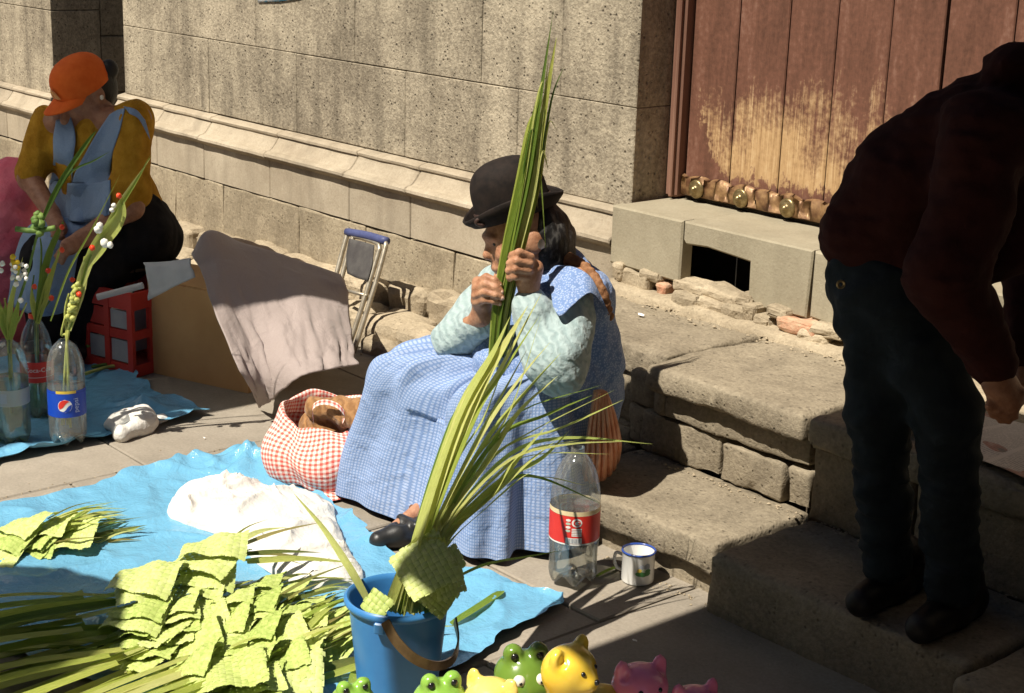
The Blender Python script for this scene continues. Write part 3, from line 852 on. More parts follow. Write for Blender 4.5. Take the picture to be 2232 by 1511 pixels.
def dotted(name, c1, c2):
    m, nt, b = nodes(name); t_ = N(nt, 'ShaderNodeTexCoord'); s_ = N(nt, 'ShaderNodeSeparateXYZ'); nt.links.new(t_.outputs['UV'], s_.inputs[0])
    su = mathn(nt, 'SINE', mathn(nt, 'MULTIPLY', s_.outputs[0], math.pi)); sv = mathn(nt, 'SINE', mathn(nt, 'MULTIPLY', s_.outputs[1], math.pi))
    f = ramp(nt, mathn(nt, 'ABSOLUTE', mathn(nt, 'MULTIPLY', su, sv)), [(.30, (0, 0, 0)), (.62, (1, 1, 1))]); v = mapping(nt, 'Object')
    c = mix(nt, mathn(nt, 'MULTIPLY', f, .5), c1, c2); c = mix(nt, mathn(nt, 'MULTIPLY', noise(nt, v, 5, 4), .22), c, tuple(k*.7 for k in c1))
    nt.links.new(c, b.inputs['Base Color']); b.inputs['Roughness'].default_value = .85; b.inputs['Specular IOR Level'].default_value = .15
    bumpn(nt, b, noise(nt, v, 15, 4, .55, .8), .7, .014); return m
Vc = np.concatenate([Vg, Vg[:, :1]], 1); arc = np.concatenate([[0], np.cumsum(np.linalg.norm(np.diff(Vg, axis=0), axis=2).mean(1))])
uv_ = np.stack([np.tile(np.linspace(0, 250, nn[1]+1), nn[0]), np.repeat(arc*120, nn[1]+1)], 1)
mk('skirt', Vc.reshape(-1, 3), [f[::-1] for f in grid_faces(nn[0], nn[1]+1)], dotted('blue_dotted_cotton', (.19, .28, .49), (.55, .62, .77)), w1, smooth=True, uv=uv_)
# copper underskirt showing behind the bottle and at the hem
def pleats(rows, n, m, k, amp, nm):
    S = sheet(rows, n, m); u = np.linspace(0, 1, m)[None]; v = np.linspace(0, 1, n)[:, None]
    w = amp*(.45+.55*v)*(np.abs(np.sin(math.pi*k*u+.5*np.sin(3*v)))**.7)+.003*np.sin(9*v+7*u)
    S = S-VH*w[..., None]+A(0, 0, 1)*(.25*w)[..., None]
    o = mk(nm, S.reshape(-1, 3), grid_faces(n, m), SATIN, w1, smooth=True); o.modifiers.new('thickness', 'SOLIDIFY').thickness = .003
g1 = lambda px, py: gz(px, py, .165)
pleats([[P(1296, 850, 3.80), P(1306, 848, 3.80), P(1316, 850, 3.80), P(1322, 856, 3.81)], [P(1284, 920, 3.80), P(1305, 920, 3.79), P(1326, 915, 3.80), P(1342, 905, 3.83)], [P(1275, 985, 3.81), P(1303, 990, 3.80), P(1333, 980, 3.82), P(1354, 960, 3.87)], [g1(1268, 1042), g1(1298, 1050), g1(1330, 1030), g1(1350, 995)]], 26, 120, 7, .036, 'underskirt')
# shoe and stocking
g = gz(836, 1172, .030)
body('shoe', [('c', g+A(-.0, -.015, -.004), g+A(.012, .04, .002), .025, .031, 0), ('c', g+A(.012, .04, .002), g+A(.02, .12, .006), .031, .034, .02), ('c', g+A(-.02, .07, .03), g+A(.045, .07, .03), .013, .013, .01), ('s', g+A(.01, .045, .045), A(.020, .018, .02), None, .006)], .004, SHOE, w1)
body('shoe', [('c', A(-2.95, 2.31, .026), A(-2.93, 2.40, .03), .026, .032, 0)], .005, SHOE, w1)
body('stocking', [('c', A(-3.087, 2.43, .085), A(-3.09, 2.44, .2), .036, .042, 0), ('c', A(-3.087, 2.43, .085), A(-3.088, 2.36, .06), .034, .028, .02)], .006, SOCK, w1)
# hair with the braid falling over her back
hb = H-hf*.045
hp = [('e', hb+hu*.0, A(.075, .085, .10), RH, 0), ('c', hb-hu*.03-hf*.02, P(1212, 578, 3.95), .06, .042, .04), ('c', P(1205, 560, 3.93), P(1232, 556, 3.94), .03, .022, .02)]
body('hair', hp, .005, HAIR, w1, lambda p: .003*fn3(p*A(1, 1, .4), 110, 9, 2))
br = spline([P(1222, 560, 3.92), P(1252, 570, 3.90), onto(bf, 1284, 592, 3.5, .012), onto(bf, 1308, 625, 3.5, .012), onto(bf, 1324, 665, 3.5, .010), P(1333, 704, 3.90)], 15)
body('braid', [('e', br[i], A(.016, .016, .020)*(1-.4*i/15), None, .006) for i in range(15)], .004, CORD, w1, lambda p: .0015*fn3(p, 200, 2, 2))
V, F = lathe([(.0005, -.016), (.008, -.012), (.010, -.002), (.006, .007), (.001, .010)], P(1180, 530, 3.845), 12); mk('earring', V, F, BEAD, w1, smooth=True)
# bowler hat
hup = unit(A(0, 0, 1)*.95+il*.32); hfw = unit(il*1.0-VH*.12-hup*((il*1.0-VH*.12)@hup)); hsd = np.cross(hup, hfw)
hc = P(1122, 462, 3.95)
n = 64; th = np.linspace(0, 2*math.pi, n, endpoint=False); loops = []
def loop(a, b_, z, curl=0): loops.append(np.stack([a*np.cos(th), b_*np.sin(th), z+curl*np.sin(th)**2], 1))
for a in np.linspace(.04, 1, 12):
    r_ = math.sin(a*math.pi/2)**.75; loop(.098*r_, .080*r_, .03+.112*math.cos(a*math.pi/2)**.62)
loop(.100, .082, .016); loop(.100, .082, .004); loop(.106, .088, -.002)
loop(.114, .095, -.003, .006); loop(.124, .104, .001, .016); loop(.132, .111, .008, .028); loop(.135, .113, .015, .033); loop(.131, .111, .018, .033); loop(.128, .108, .014, .030)
loop(.126, .106, .004, .022); loop(.114, .095, -.007, .004); loop(.100, .080, -.006)
V = np.vstack(loops); F = grid_faces(len(loops), n, True)
F.append(list(range(n))[::-1])
V = V[:, :1]*hfw+V[:, 1:2]*hsd+V[:, 2:]*hup+hc
hat = mk('hat', V, [f[::-1] for f in F], FELT, w1, smooth=True)
loops = []; loop(.1012, .0832, .003); loop(.1025, .0845, .006); loop(.1025, .0845, .024); loop(.1005, .0825, .027)
V = np.vstack(loops); mk('hat_band', V[:, :1]*hfw+V[:, 1:2]*hsd+V[:, 2:]*hup+hc, [f[::-1] for f in grid_faces(4, n, True)], RIBBON, hat, smooth=True)
bw = hc+hfw*.066-hsd*-.0*1+hup*.014+(-VH)*.066
for s in (-1, 1):
    V, F = tube([bw, bw+hfw*.02*s+hup*.010-VH*.006, bw+hfw*.03*s+hup*.002-VH*.004, bw+hfw*.018*s-hup*.008-VH*.004, bw], .0055, 8, 14)
    mk('hat_bow', V, F, RIBBON, hat, smooth=True)

# ---- the woman in the orange cap
MUST = M('mustard_knit', (.32, .15, .010), (.48, .25, .025), 18, .9, .9, 36, .012, spec=.15)
APR = fabric('blue_apron_cotton', (.20, .28, .42), (.27, .36, .50), 200, .35, bump=.7, wd=.02, wr=11)
BLACK = M('black_cloth', (.010, .009, .010), (.02, .018, .018), 12, .9, .5, 20, .01, spec=.1)
ORANGE = M('orange_cap_cloth', (.62, .10, .012), (.70, .135, .02), 30, .8, .3, 200, .001, spec=.2)
TAN_ = M('cap_emblem', (.70, .42, .16), (.45, .12, .05), 60, .8)
w2 = thing('person', gz(200, 780), 'woman in orange cap and mustard top with blue apron, seated behind the bottles', 'person')
D = 5.42
H2 = P(188, 200, D); f2 = unit(il*.62-VH*.62+A(0, 0, -.55)); R2 = mat_axes(f2, A(0, 0, 1.)); hf, hs, hu = R2[:, 0], R2[:, 1], R2[:, 2]
sl, el, wl = P(293, 262, 5.36), P(285, 452, 5.26), P(180, 520, 5.16)       # arm on the right of the photo
sr, er, wr_ = P(105, 275, 5.44), P(66, 390, 5.40), P(112, 465, 5.26)
hipc = P(260, 500, 5.50)
prims = [('c', hipc, P(205, 320, 5.46), .14, .12, 0), ('c', sl, sr, .055, .055, .06), ('c', P(205, 320, 5.46), P(205, 262, 5.44), .07, .048, .03), ('c', P(203, 270, 5.44), H2, .048, .06, .03),
         ('e', H2+hu*.01, A(.10, .08, .108), R2, .03), ('e', H2+hf*.04-hu*.055, A(.055, .052, .055), R2, .02), ('c', H2+hf*.10+hu*.0, H2+hf*.122-hu*.03, .011, .016, .012),
         ('e', H2+hf*.09-hu*.065, A(.014, .026, .011), R2, .008), ('e', H2+hf*.08-hu*.098, A(.02, .025, .018), R2, .012), ('e', H2+hf*.088+hu*.02, A(.02, .05, .012), R2, .012),
         ('e', H2+hs*.08, A(.022, .01, .03), R2, .006), ('e', H2-hs*.08, A(.022, .01, .03), R2, .006),
         ('c', sl, el, .05, .044, .03), ('c', el, wl, .042, .029, .02), ('c', sr, er, .05, .042, .03), ('c', er, wr_, .04, .028, .02),
         ('c', wl, P(150, 538, 5.12), .028, .030, .015), ('c', wr_, P(128, 500, 5.2), .027, .03, .015),
         ('c', hipc, P(110, 565, 5.26), .09, .06, .05), ('c', P(110, 565, 5.26), P(100, 740, 5.27), .055, .045, .03), ('c', hipc, P(215, 580, 5.34), .09, .06, .05), ('c', P(215, 580, 5.34), P(162, 740, 5.32), .055, .045, .03)]
for base, tip in (((150, 538, 5.12), [(128, 548), (122, 558), (125, 568), (135, 574)]), ((128, 500, 5.2), [(140, 525), (130, 530), (121, 528), (113, 520)])):
    for i, (px, py) in enumerate(tip):
        a = P(*base)+A(0, 0, .012-.008*i); b_ = P((px+base[0])/2, (py+base[1])/2, base[2]-.03); c_ = P(px, py, base[2]-.02)
        prims += [('c', a, b_, .0105, .0098, .004), ('c', b_, c_, .0098, .0085, .004)]
    prims += [('c', P(*base), P(base[0]-14, base[1]-2, base[2]-.03), .011, .009, .004)]
body('body', prims, .0055, SKIN2, w2)
shirt = [('c', hipc+A(0, 0, .04), P(208, 330, 5.46), .165, .145, 0), ('c', P(288, 268, 5.38), P(118, 280, 5.45), .062, .058, .06), ('c', P(208, 330, 5.46), P(206, 266, 5.44), .11, .066, .04),
         ('c', sl, P(283, 415, 5.28), .066, .064, .04), ('c', sr, P(70, 378, 5.41), .062, .056, .04), ('c', P(283, 415, 5.28), P(255, 462, 5.24), .062, .052, .03)]
shf = lambda p: .008*fn3(p*A(1, 1, .6), 36, 15, 2)
body('shirt', shirt, .007, MUST, w2, shf)
body('trousers', [('e', hipc+A(0, 0, -.02), A(.19, .18, .14), None, 0), ('c', hipc, P(110, 565, 5.25), .15, .092, .06), ('c', P(110, 565, 5.25), P(100, 735, 5.27), .09, .07, .04), ('c', hipc, P(215, 580, 5.33), .15, .10, .06), ('c', P(215, 580, 5.33), P(160, 735, 5.32), .09, .07, .04), ('c', P(300, 500, 5.42), P(330, 520, 5.5), .13, .11, .05)], .008, BLACK, w2, lambda p: .008*fn3(p, 28, 6, 2))
body('shoe', [('c', P(60, 770, 5.12), P(100, 765, 5.22), .04, .045, 0)], .006, SHOE, w2)
body('shoe', [('c', P(130, 775, 5.15), P(165, 765, 5.28), .04, .045, 0)], .006, SHOE, w2)
allf = solid(shirt+[('c', hipc, P(110, 565, 5.25), .16, .10, .06), ('c', P(110, 565, 5.25), P(100, 735, 5.27), .10, .08, .04), ('c', hipc, P(215, 580, 5.33), .16, .11, .06)])
def patch(name, rows_px, mat, par, f, off=.012, d0=4.9, n=26, m=14, thick=.004, clampd=5.6, wr=.006, seed=1):
    rows = []
    for rw in rows_px:
        L = []
        for px, py in rw:
            q = onto(f, px, py, d0, off)
            if (q@VH) > clampd or np.linalg.norm(q) > 9: q = P(px, py, clampd)
            L.append(q)
        rows.append(L)
    S = sheet(rows, n, m); 
    S = S-VH*(wr*fn3(S*A(1, 1, .5), 40, seed, 2))[..., None]
    S2 = S+VH*thick; k = n*m
    V = np.vstack([S.reshape(-1, 3), S2.reshape(-1, 3)]); F = grid_faces(n, m); F = F+[[i+k for i in q][::-1] for q in F]
    e = list(range(m))+[i*m+m-1 for i in range(1, n)]+[(n-1)*m+j for j in range(m-2, -1, -1)]+[i*m for i in range(n-2, 0, -1)]
    F += [[e[i], e[i]+k, e[(i+1) % len(e)]+k, e[(i+1) % len(e)]] for i in range(len(e))]
    return mk(name, V, F, mat, par, smooth=True)
ap = patch('apron', [[(122, 262), (138, 258), (154, 252)], [(116, 300), (138, 300), (164, 302)], [(116, 350), (138, 355), (158, 360)], [(108, 410), (132, 415), (156, 420)], [(105, 455), (130, 462), (160, 470)]], APR, w2, allf, .014)
patch('apron_panel', [[(238, 250), (255, 240), (272, 236)], [(215, 285), (235, 285), (262, 280)], [(188, 330), (212, 335), (246, 330)], [(162, 380), (196, 385), (240, 380)], [(155, 420), (190, 430), (236, 430)], [(150, 475), (180, 485), (232, 470)]], APR, w2, allf, .016, seed=2)
patch('apron_waist', [[(110, 392), (150, 400), (200, 400), (240, 392)], [(104, 430), (150, 440), (200, 440), (240, 430)], [(100, 470), (150, 482), (200, 484), (238, 468)]], APR, w2, allf, .020, seed=5, m=18)
patch('apron_lap', [[(90, 470), (140, 474), (200, 480)], [(55, 500), (110, 520), (190, 510)], [(35, 540), (90, 560), (170, 560)], [(25, 600), (85, 620), (160, 610)], [(15, 660), (80, 690), (150, 680)]], APR, w2, allf, .022, seed=3, clampd=5.3, wr=.014)
patch('apron_shoulder_frill', [[(268, 232), (295, 240), (316, 262)], [(275, 240), (300, 252), (322, 285)], [(282, 248), (304, 262), (326, 305)]], APR, w2, solid(shirt), .03, n=10, m=14, seed=4)
# hair tied behind, the cap on top
body('hair', [('e', H2-hf*.03+hu*.0, A(.084, .083, .092), R2, 0), ('e', P(238, 152, 5.44), A(.032, .032, .036), None, .0)], .006, M('black_hair', (.008, .007, .006), (.02, .017, .014), 30, .5, .6, 90, .004, stretch=(1, 1, .3)), w2)
cu = unit(hu*.93+f2*-.06); cf = unit(f2-cu*(f2@cu)); cs = np.cross(cu, cf); cc = H2+hu*.026
loops = []; n = 40; th = np.linspace(0, 2*math.pi, n, endpoint=False)
for a in np.linspace(.03, 1, 10):
    r_ = math.sin(a*math.pi/2)**.8; loop(.104*r_, .092*r_, .014+.092*math.cos(a*math.pi/2)**.8)
loop(.105, .093, -.006); loop(.102, .090, -.008)
V = np.vstack(loops); F = grid_faces(len(loops), n, True); F.append(list(range(n))[::-1])
cap = mk('cap', V[:, :1]*cf+V[:, 1:2]*cs+V[:, 2:]*cu+cc, [f[::-1] for f in F], ORANGE, w2, smooth=True)
Vv = []
for i, rr in enumerate(np.linspace(0, 1, 7)):
    for j, a in enumerate(np.linspace(-1.25, 1.25, 17)):
        x = .094*math.cos(a)+rr*.075*math.cos(a)**.6; y = .088*math.sin(a)*(1-.08*rr)
        Vv.append(cf*x+cs*y+cu*(.006-.018*rr-.25*y*y*8*(.5+rr)*.5)+cc)
Vv = np.array(Vv); k = len(Vv); F = grid_faces(7, 17); Vt = np.vstack([Vv, Vv-cu*.004])
e = list(range(17))+[i*17+16 for i in range(1, 7)]+[6*17+j for j in range(15, -1, -1)]+[i*17 for i in range(5, 0, -1)]
mk('cap_visor', Vt, F+[[i+k for i in f][::-1] for f in F]+[[e[i], e[i]+k, e[(i+1) % len(e)]+k, e[(i+1) % len(e)]] for i in range(len(e))], ORANGE, cap, smooth=True, auto=.8)
Ve = []
for i, z in enumerate(np.linspace(.012, .048, 5)):
    for a in np.linspace(-.28, .28, 7)*(1-.75*((z-.012)/.036)**2):
        r_ = math.sin(math.acos(min(1, max(0, (z-.02)/.098))**1.25)) if z > .02 else 1
        Ve.append(cf*(.108*r_*math.cos(a))+cs*(.096*r_*math.sin(a))+cu*z+cc+cf*.002)
mk('cap_emblem', Ve, grid_faces(5, 7), TAN_, cap, smooth=True)
V, F = lathe([(.0005, -.01), (.006, -.006), (.006, .004), (.0005, .008)], P(222, 212, 5.30), 10); mk('earring', V, F, BEAD, w2, smooth=True)

# ---- the man bending over at the right
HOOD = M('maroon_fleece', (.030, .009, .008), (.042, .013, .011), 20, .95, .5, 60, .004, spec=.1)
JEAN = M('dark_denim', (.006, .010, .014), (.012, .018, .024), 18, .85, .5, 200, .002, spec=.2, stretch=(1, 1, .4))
BOOT = M('dark_shoe', (.010, .008, .007), (.018, .014, .012), 30, .5, .4, 90, .002)
mn = thing('person', gz(1990, 1330, .147), 'man in dark maroon hoodie and dark jeans bending over on the shaded steps', 'person')
hipm = P(1895, 545, 3.2); cm = P(2080, 330, 3.15); nm_ = P(2270, 210, 3.08); hm = P(2400, 150, 3.02)
an1, an2 = P(1935, 1235, 3.2), P(2070, 1290, 3.08)
kn1, kn2 = P(1915, 890, 3.17), P(2065, 900, 3.06)
shn, eln, wrn = P(2150, 300, 2.98), P(2068, 600, 2.93), P(2165, 800, 2.95)
shf_, elf, wrf = P(2230, 300, 3.3), P(2260, 560, 3.3), P(2235, 760, 3.22)
hand = [('c', wrn, P(2185, 845, 2.95), .028, .034, .02), ('c', P(2172, 835, 2.94), P(2200, 870, 2.94), .028, .028, .012)]
for i, (a, b_, c_) in enumerate([((2165, 860), (2158, 885), (2165, 905)), ((2178, 868), (2176, 895), (2182, 916)), ((2192, 870), (2194, 898), (2198, 918)), ((2206, 865), (2210, 892), (2212, 908)), ((2208, 840), (2226, 856), (2232, 872))]):
    q = [P(*a, 2.94), P(*b_, 2.93), P(*c_, 2.94)]
    hand += [('c', q[0], q[1], .0105, .0098, .004), ('c', q[1], q[2], .0098, .0085, .004)]
body('body', [('c', hipm+A(0, 0, -.02), P(2070, 400, 3.14), .06, .075, 0), ('c', P(2070, 400, 3.14), P(2190, 270, 3.1), .075, .06, .05), ('c', P(2190, 270, 3.1), nm_, .05, .05, .04), ('c', nm_, hm, .055, .06, .03), ('e', hm, A(.09, .085, .11), None, .03), ('c', hm+A(.07, .03, -.03), hm+A(.10, .03, -.05), .012, .015, .012),
              ('c', P(2190, 270, 3.1), shn, .05, .045, .04), ('c', shn, eln, .045, .042, .03), ('c', eln, wrn, .042, .028, .02), ('c', P(2190, 270, 3.1), shf_, .05, .045, .03), ('c', shf_, elf, .05, .042, .03), ('c', elf, wrf, .042, .028, .02), ('c', wrf, P(2235, 820, 3.2), .03, .025, .02),
              ('c', P(1912, 620, 3.19), kn1, .06, .05, .04), ('c', kn1, an1, .048, .035, .02), ('c', P(1965, 630, 3.15), kn2, .06, .05, .04), ('c', kn2, an2, .052, .035, .02)]+hand, .005, SKIN2, mn)
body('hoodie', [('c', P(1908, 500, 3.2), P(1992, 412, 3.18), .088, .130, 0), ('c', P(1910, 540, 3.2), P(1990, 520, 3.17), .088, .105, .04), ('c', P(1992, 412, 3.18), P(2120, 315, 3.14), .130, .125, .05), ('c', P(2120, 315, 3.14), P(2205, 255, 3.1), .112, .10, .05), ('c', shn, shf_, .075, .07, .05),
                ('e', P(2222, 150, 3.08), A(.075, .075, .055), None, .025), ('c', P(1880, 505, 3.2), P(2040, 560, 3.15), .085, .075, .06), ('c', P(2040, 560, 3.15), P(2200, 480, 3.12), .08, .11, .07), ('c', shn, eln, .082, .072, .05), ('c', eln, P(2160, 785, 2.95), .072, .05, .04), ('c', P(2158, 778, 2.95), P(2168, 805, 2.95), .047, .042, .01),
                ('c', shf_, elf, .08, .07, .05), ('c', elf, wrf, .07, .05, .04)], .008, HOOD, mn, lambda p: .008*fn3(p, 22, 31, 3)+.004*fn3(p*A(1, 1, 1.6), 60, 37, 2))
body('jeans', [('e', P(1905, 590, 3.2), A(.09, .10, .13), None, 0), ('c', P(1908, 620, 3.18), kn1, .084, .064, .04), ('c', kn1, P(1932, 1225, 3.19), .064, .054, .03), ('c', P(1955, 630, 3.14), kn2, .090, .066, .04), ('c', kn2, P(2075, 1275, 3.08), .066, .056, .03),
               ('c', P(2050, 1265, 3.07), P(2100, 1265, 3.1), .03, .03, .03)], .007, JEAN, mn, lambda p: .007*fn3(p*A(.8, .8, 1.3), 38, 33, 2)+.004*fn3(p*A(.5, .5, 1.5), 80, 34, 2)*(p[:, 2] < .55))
for c_, q in ((P(1930, 1285, 3.2), 0), (P(2060, 1340, 3.08), 1)):
    c_ = A(c_[0], c_[1], .147+.035); dx = unit(A(.15, -1, 0))
    body('shoe', [('c', c_+dx*.11, c_-dx*.02, .034, .042, 0), ('c', c_-dx*.02, c_-dx*.11, .042, .04, .03), ('c', c_-dx*.09, c_-dx*.07+A(0, 0, .06), .042, .045, .03)], .006, BOOT, mn)
V, F = lathe([(.004, 0), (.006, .002), (.008, .003), (.010, .0)], (0, 0, 0), 14); q = onto(solid([('e', P(1905, 590, 3.2), A(.095, .105, .13), None, 0), ('c', P(1905, 620, 3.18), kn1, .090, .070, .05)]), 1833, 620, 2.7, .006)
mk('rivet', V@np.stack([IR, A(0, 0, 1), -VH], 0)+q, F, STUD, mn, smooth=True)

# ================================================================== things on the pavement
def plastic_sheet(name, c, spec=.5, rough=.22):
    m, nt, b = nodes(name)
    v = mapping(nt, 'Object')
    cc = ramp(nt, noise(nt, v, 4, 4), [(.3, tuple(k*.88 for k in c)), (.7, c)])
    nt.links.new(cc, b.inputs['Base Color']); b.inputs['Roughness'].default_value = rough; b.inputs['Specular IOR Level'].default_value = spec
    h = mathn(nt, 'ADD', noise(nt, v, 9, 5, .6, .8), mathn(nt, 'MULTIPLY', noise(nt, v, 45, 3, .6, 1.2), .25))
    bumpn(nt, b, h, .55, .02); return m
TARP = plastic_sheet('sky_blue_plastic', (.15, .39, .58))
def clear(name, tint, refl=.10, rough=.05, milky=0.0):
    """thin clear plastic: lets light through, mirrors a little at grazing angles"""
    m, nt, b = nodes(name); nt.nodes.remove(b)
    o = nt.nodes['Material Output']; t = N(nt, 'ShaderNodeBsdfTransparent'); t.inputs[0].default_value = (*tint, 1)
    g = N(nt, 'ShaderNodeBsdfGlossy'); g.inputs['Roughness'].default_value = rough
    lw = N(nt, 'ShaderNodeLayerWeight'); lw.inputs[0].default_value = .35
    x = N(nt, 'ShaderNodeMixShader'); nt.links.new(mathn(nt, 'MULTIPLY_ADD', lw.outputs['Fresnel'], .55, refl*.4), x.inputs[0])
    nt.links.new(t.outputs[0], x.inputs[1]); nt.links.new(g.outputs[0], x.inputs[2]); out = x.outputs[0]
    if milky:
        df = N(nt, 'ShaderNodeBsdfDiffuse'); df.inputs[0].default_value = (.8, .82, .8, 1)
        y = N(nt, 'ShaderNodeMixShader'); y.inputs[0].default_value = milky; nt.links.new(out, y.inputs[1]); nt.links.new(df.outputs[0], y.inputs[2]); out = y.outputs[0]
    nt.links.new(out, o.inputs[0]); return m
CLEAR = clear('clear_plastic', (.93, .95, .95), .12, .06, .05)
WATER = clear('water', (.90, .90, .86), .08, .02, .10)
GREENW = clear('green_water', (.55, .62, .36), .08, .02, .12)
def paintm(name, c, rough=.45, spec=.4): return M(name, c, tuple(min(1, k*1.12+.004) for k in c), 14, rough, .1, 60, .001, spec=spec)
RED_L = paintm('label_red', (.62, .03, .02)); BLUE_L = paintm('label_blue', (.005, .05, .40)); WHITE_L = paintm('label_white', (.75, .73, .68))
YEL_L = paintm('label_yellow', (.62, .44, .06)); CREAM_L = paintm('label_cream', (.70, .55, .32)); BLACK_L = paintm('print_black', (.03, .03, .03)); GRN_L = paintm('print_green', (.05, .18, .05))
GREY_L = paintm('print_grey', (.30, .32, .36)); PGRN = paintm('label_pale_green', (.45, .52, .40))

def text_mesh(s, size):
    cu = bpy.data.curves.new('txt', 'FONT'); cu.body = s; cu.size = size; cu.align_x = 'CENTER'; cu.align_y = 'CENTER'; cu.resolution_u = 3
    o = bpy.data.objects.new('txt', cu); col.objects.link(o)
    dg = bpy.context.evaluated_depsgraph_get(); me = bpy.data.meshes.new_from_object(o.evaluated_get(dg))
    V = np.array([v.co[:] for v in me.vertices]); F = [list(p.vertices) for p in me.polygons]
    bpy.data.objects.remove(o); bpy.data.meshes.remove(me); bpy.data.curves.remove(cu)
    return V[:, :2], F
class Wrap:
    """flat print laid round a bottle: x along the girth, y up"""
    def __init__(s, c, r, a0): s.c = np.array(c, float); s.r = r; s.a0 = a0
    def pts(s, P2, lift=.0006):
        P2 = np.asarray(P2, float); a = s.a0+P2[:, 0]/s.r
        rr = s.r(P2[:, 1]) if callable(s.r) else s.r
        return np.stack([s.c[0]+(rr+lift)*np.cos(a), s.c[1]+(rr+lift)*np.sin(a), s.c[2]+P2[:, 1]], 1)
    def band(s, x0, x1, z0, z1, lift=.0006, n=None):
        n = n or max(2, int(abs(x1-x0)/.004)); xs = np.linspace(x0, x1, n)
        return s.pts(np.vstack([np.c_[xs, np.full(n, z0)], np.c_[xs, np.full(n, z1)]]), lift), grid_faces(2, n)
    def disc(s, x, z, rx, rz, lift=.001, lo=-1.0, hi=1.0, n=24, m=8):
        """part of an ellipse between two heights"""
        V = []; 
        for v in np.linspace(lo, hi, m):
            w = math.sqrt(max(0, 1-v*v)); V += [(x+u*w*rx, z+v*rz) for u in np.linspace(-1, 1, n)]
        return s.pts(V, lift), grid_faces(m, n)
    def text(s, t, x, z, size, lift=.001, rot=0):
        V, F = text_mesh(t, size); c_, s_ = math.cos(rot), math.sin(rot)
        V = np.c_[V[:, 0]*c_-V[:, 1]*s_+x, V[:, 0]*s_+V[:, 1]*c_+z]
        return s.pts(V, lift), F
CAMDIR = math.atan2(VH[1], VH[0])+math.pi            # towards the street side
def facing(p): return math.atan2(-p[1], -p[0])

# ---- blue plastic sheets
def ground_sheet(name, corners, n, m, mat, label, bumps=(), edge=.012, seed=1, lift=.006, amp=.004):
    C = np.array(corners, float)      # grid of (x, y) control points
    S = sheet(np.concatenate([C, np.zeros((*C.shape[:2], 1))], 2), n, m)
    z = lift+amp*(1+fn3(S[..., :2], 9, seed, 3))+.0025*(1+fn3(S[..., :2], 32, seed+3, 2))
    i, j = np.meshgrid(np.linspace(0, 1, n), np.linspace(0, 1, m), indexing='ij')
    e = np.minimum(np.minimum(i, 1-i), np.minimum(j, 1-j))
    z += edge*np.exp(-e/.02)*(.5+.5*fn3(S[..., :2], 14, seed+5, 2))
    S[..., :2] += (.012*np.exp(-e/.03)*fn3(S[..., :2], 24, seed+9, 2))[..., None]
    for (x, y, r, h, px, py) in bumps:          # gathered folds
        d = np.hypot((S[..., 0]-x)*(1+px), (S[..., 1]-y)*(1+py)); ridge = 1+.35*np.cos(5*np.arctan2(S[..., 1]-y, S[..., 0]-x)+seed); z += h*np.exp(-d/(r*.8*ridge))
    cr = np.clip(1-np.abs(fn3(S[..., :2]*A(1, .8), 7, seed+21, 2))*2.2, 0, 1)**4; z += .011*cr
    S[..., 2] = np.maximum(z, .004)
    V = S.reshape(-1, 3)
    return tag(mk(name, V, grid_faces(n, m), mat, smooth=True), label, 'plastic sheet')
g = lambda px, py: gz(px, py)[:2]
ground_sheet('plastic_sheet', [[(-3.87, 1.02), (-3.86, 1.45), (-3.87, 1.9), (-3.86, 2.28)],
                               [(-3.45, .98), (-3.42, 1.45), (-3.40, 1.9), (-3.40, 2.28)],
                               [(-3.0, 1.24), (-2.98, 1.5), (-2.98, 1.85), (-2.99, 2.20)],
                               [(-2.72, 1.30), (-2.66, 1.55), (-2.66, 1.9), (-2.72, 2.31)],
                               [(-2.42, 1.36), (-2.38, 1.6), (-2.40, 1.95), (-2.53, 2.385)]], 150, 130, TARP, 'sky blue plastic sheet under the woven palms and the white cloth',
             bumps=[(*g(395, 1010), .055, .06, 0, .2), (*g(540, 1015), .05, .07, 0, 0), (*g(620, 1035), .07, .05, 0, 0), (*g(470, 1030), .03, .03, 0, 0), (*g(820, 1190), .06, .02, 0, 0), (*g(780, 1140), .05, .025, 0, 0)], seed=4)
ground_sheet('plastic_sheet', [[(-5.2, 1.2), (-5.2, 1.7), (-5.15, 2.1), (-5.1, 2.4)],
                               [(-4.75, 1.2), (-4.75, 1.7), (-4.72, 2.12), (-4.68, 2.38)],
                               [(-4.45, 1.25), (-4.45, 1.7), (-4.45, 2.1), (-4.46, 2.36)],
                               [(-4.215, 1.3), (-4.195, 1.7), (-4.21, 2.05), (-4.24, 2.40)]], 110, 100, TARP, 'blue plastic sheet with a curled edge under the flower bottles',
             bumps=[(*g(310, 905), .085, .055, 0, 0)], edge=.03, seed=9)
# white sack peeping out from under the curled edge
WHITE = M('white_cotton', (.60, .57, .52), (.68, .655, .61), 8, .9, .6, 14, .02, spec=.1)
q = gz(300, 925, .03)
tag(body('sack', [('c', q+A(.0, .03, -.003), q+A(.03, -.07, -.008), .034, .028, 0), ('c', q+A(-.03, .03, .01), q+A(-.04, -.05, .0), .04, .035, .03), ('e', gz(345, 915, .014), A(.025, .035, .015), None, .02)], .006, WHITE, None, lambda p: .005*fn3(p, 50, 3, 2)), 'small white cloth sack tucked under the curled edge of the blue sheet', 'sack')

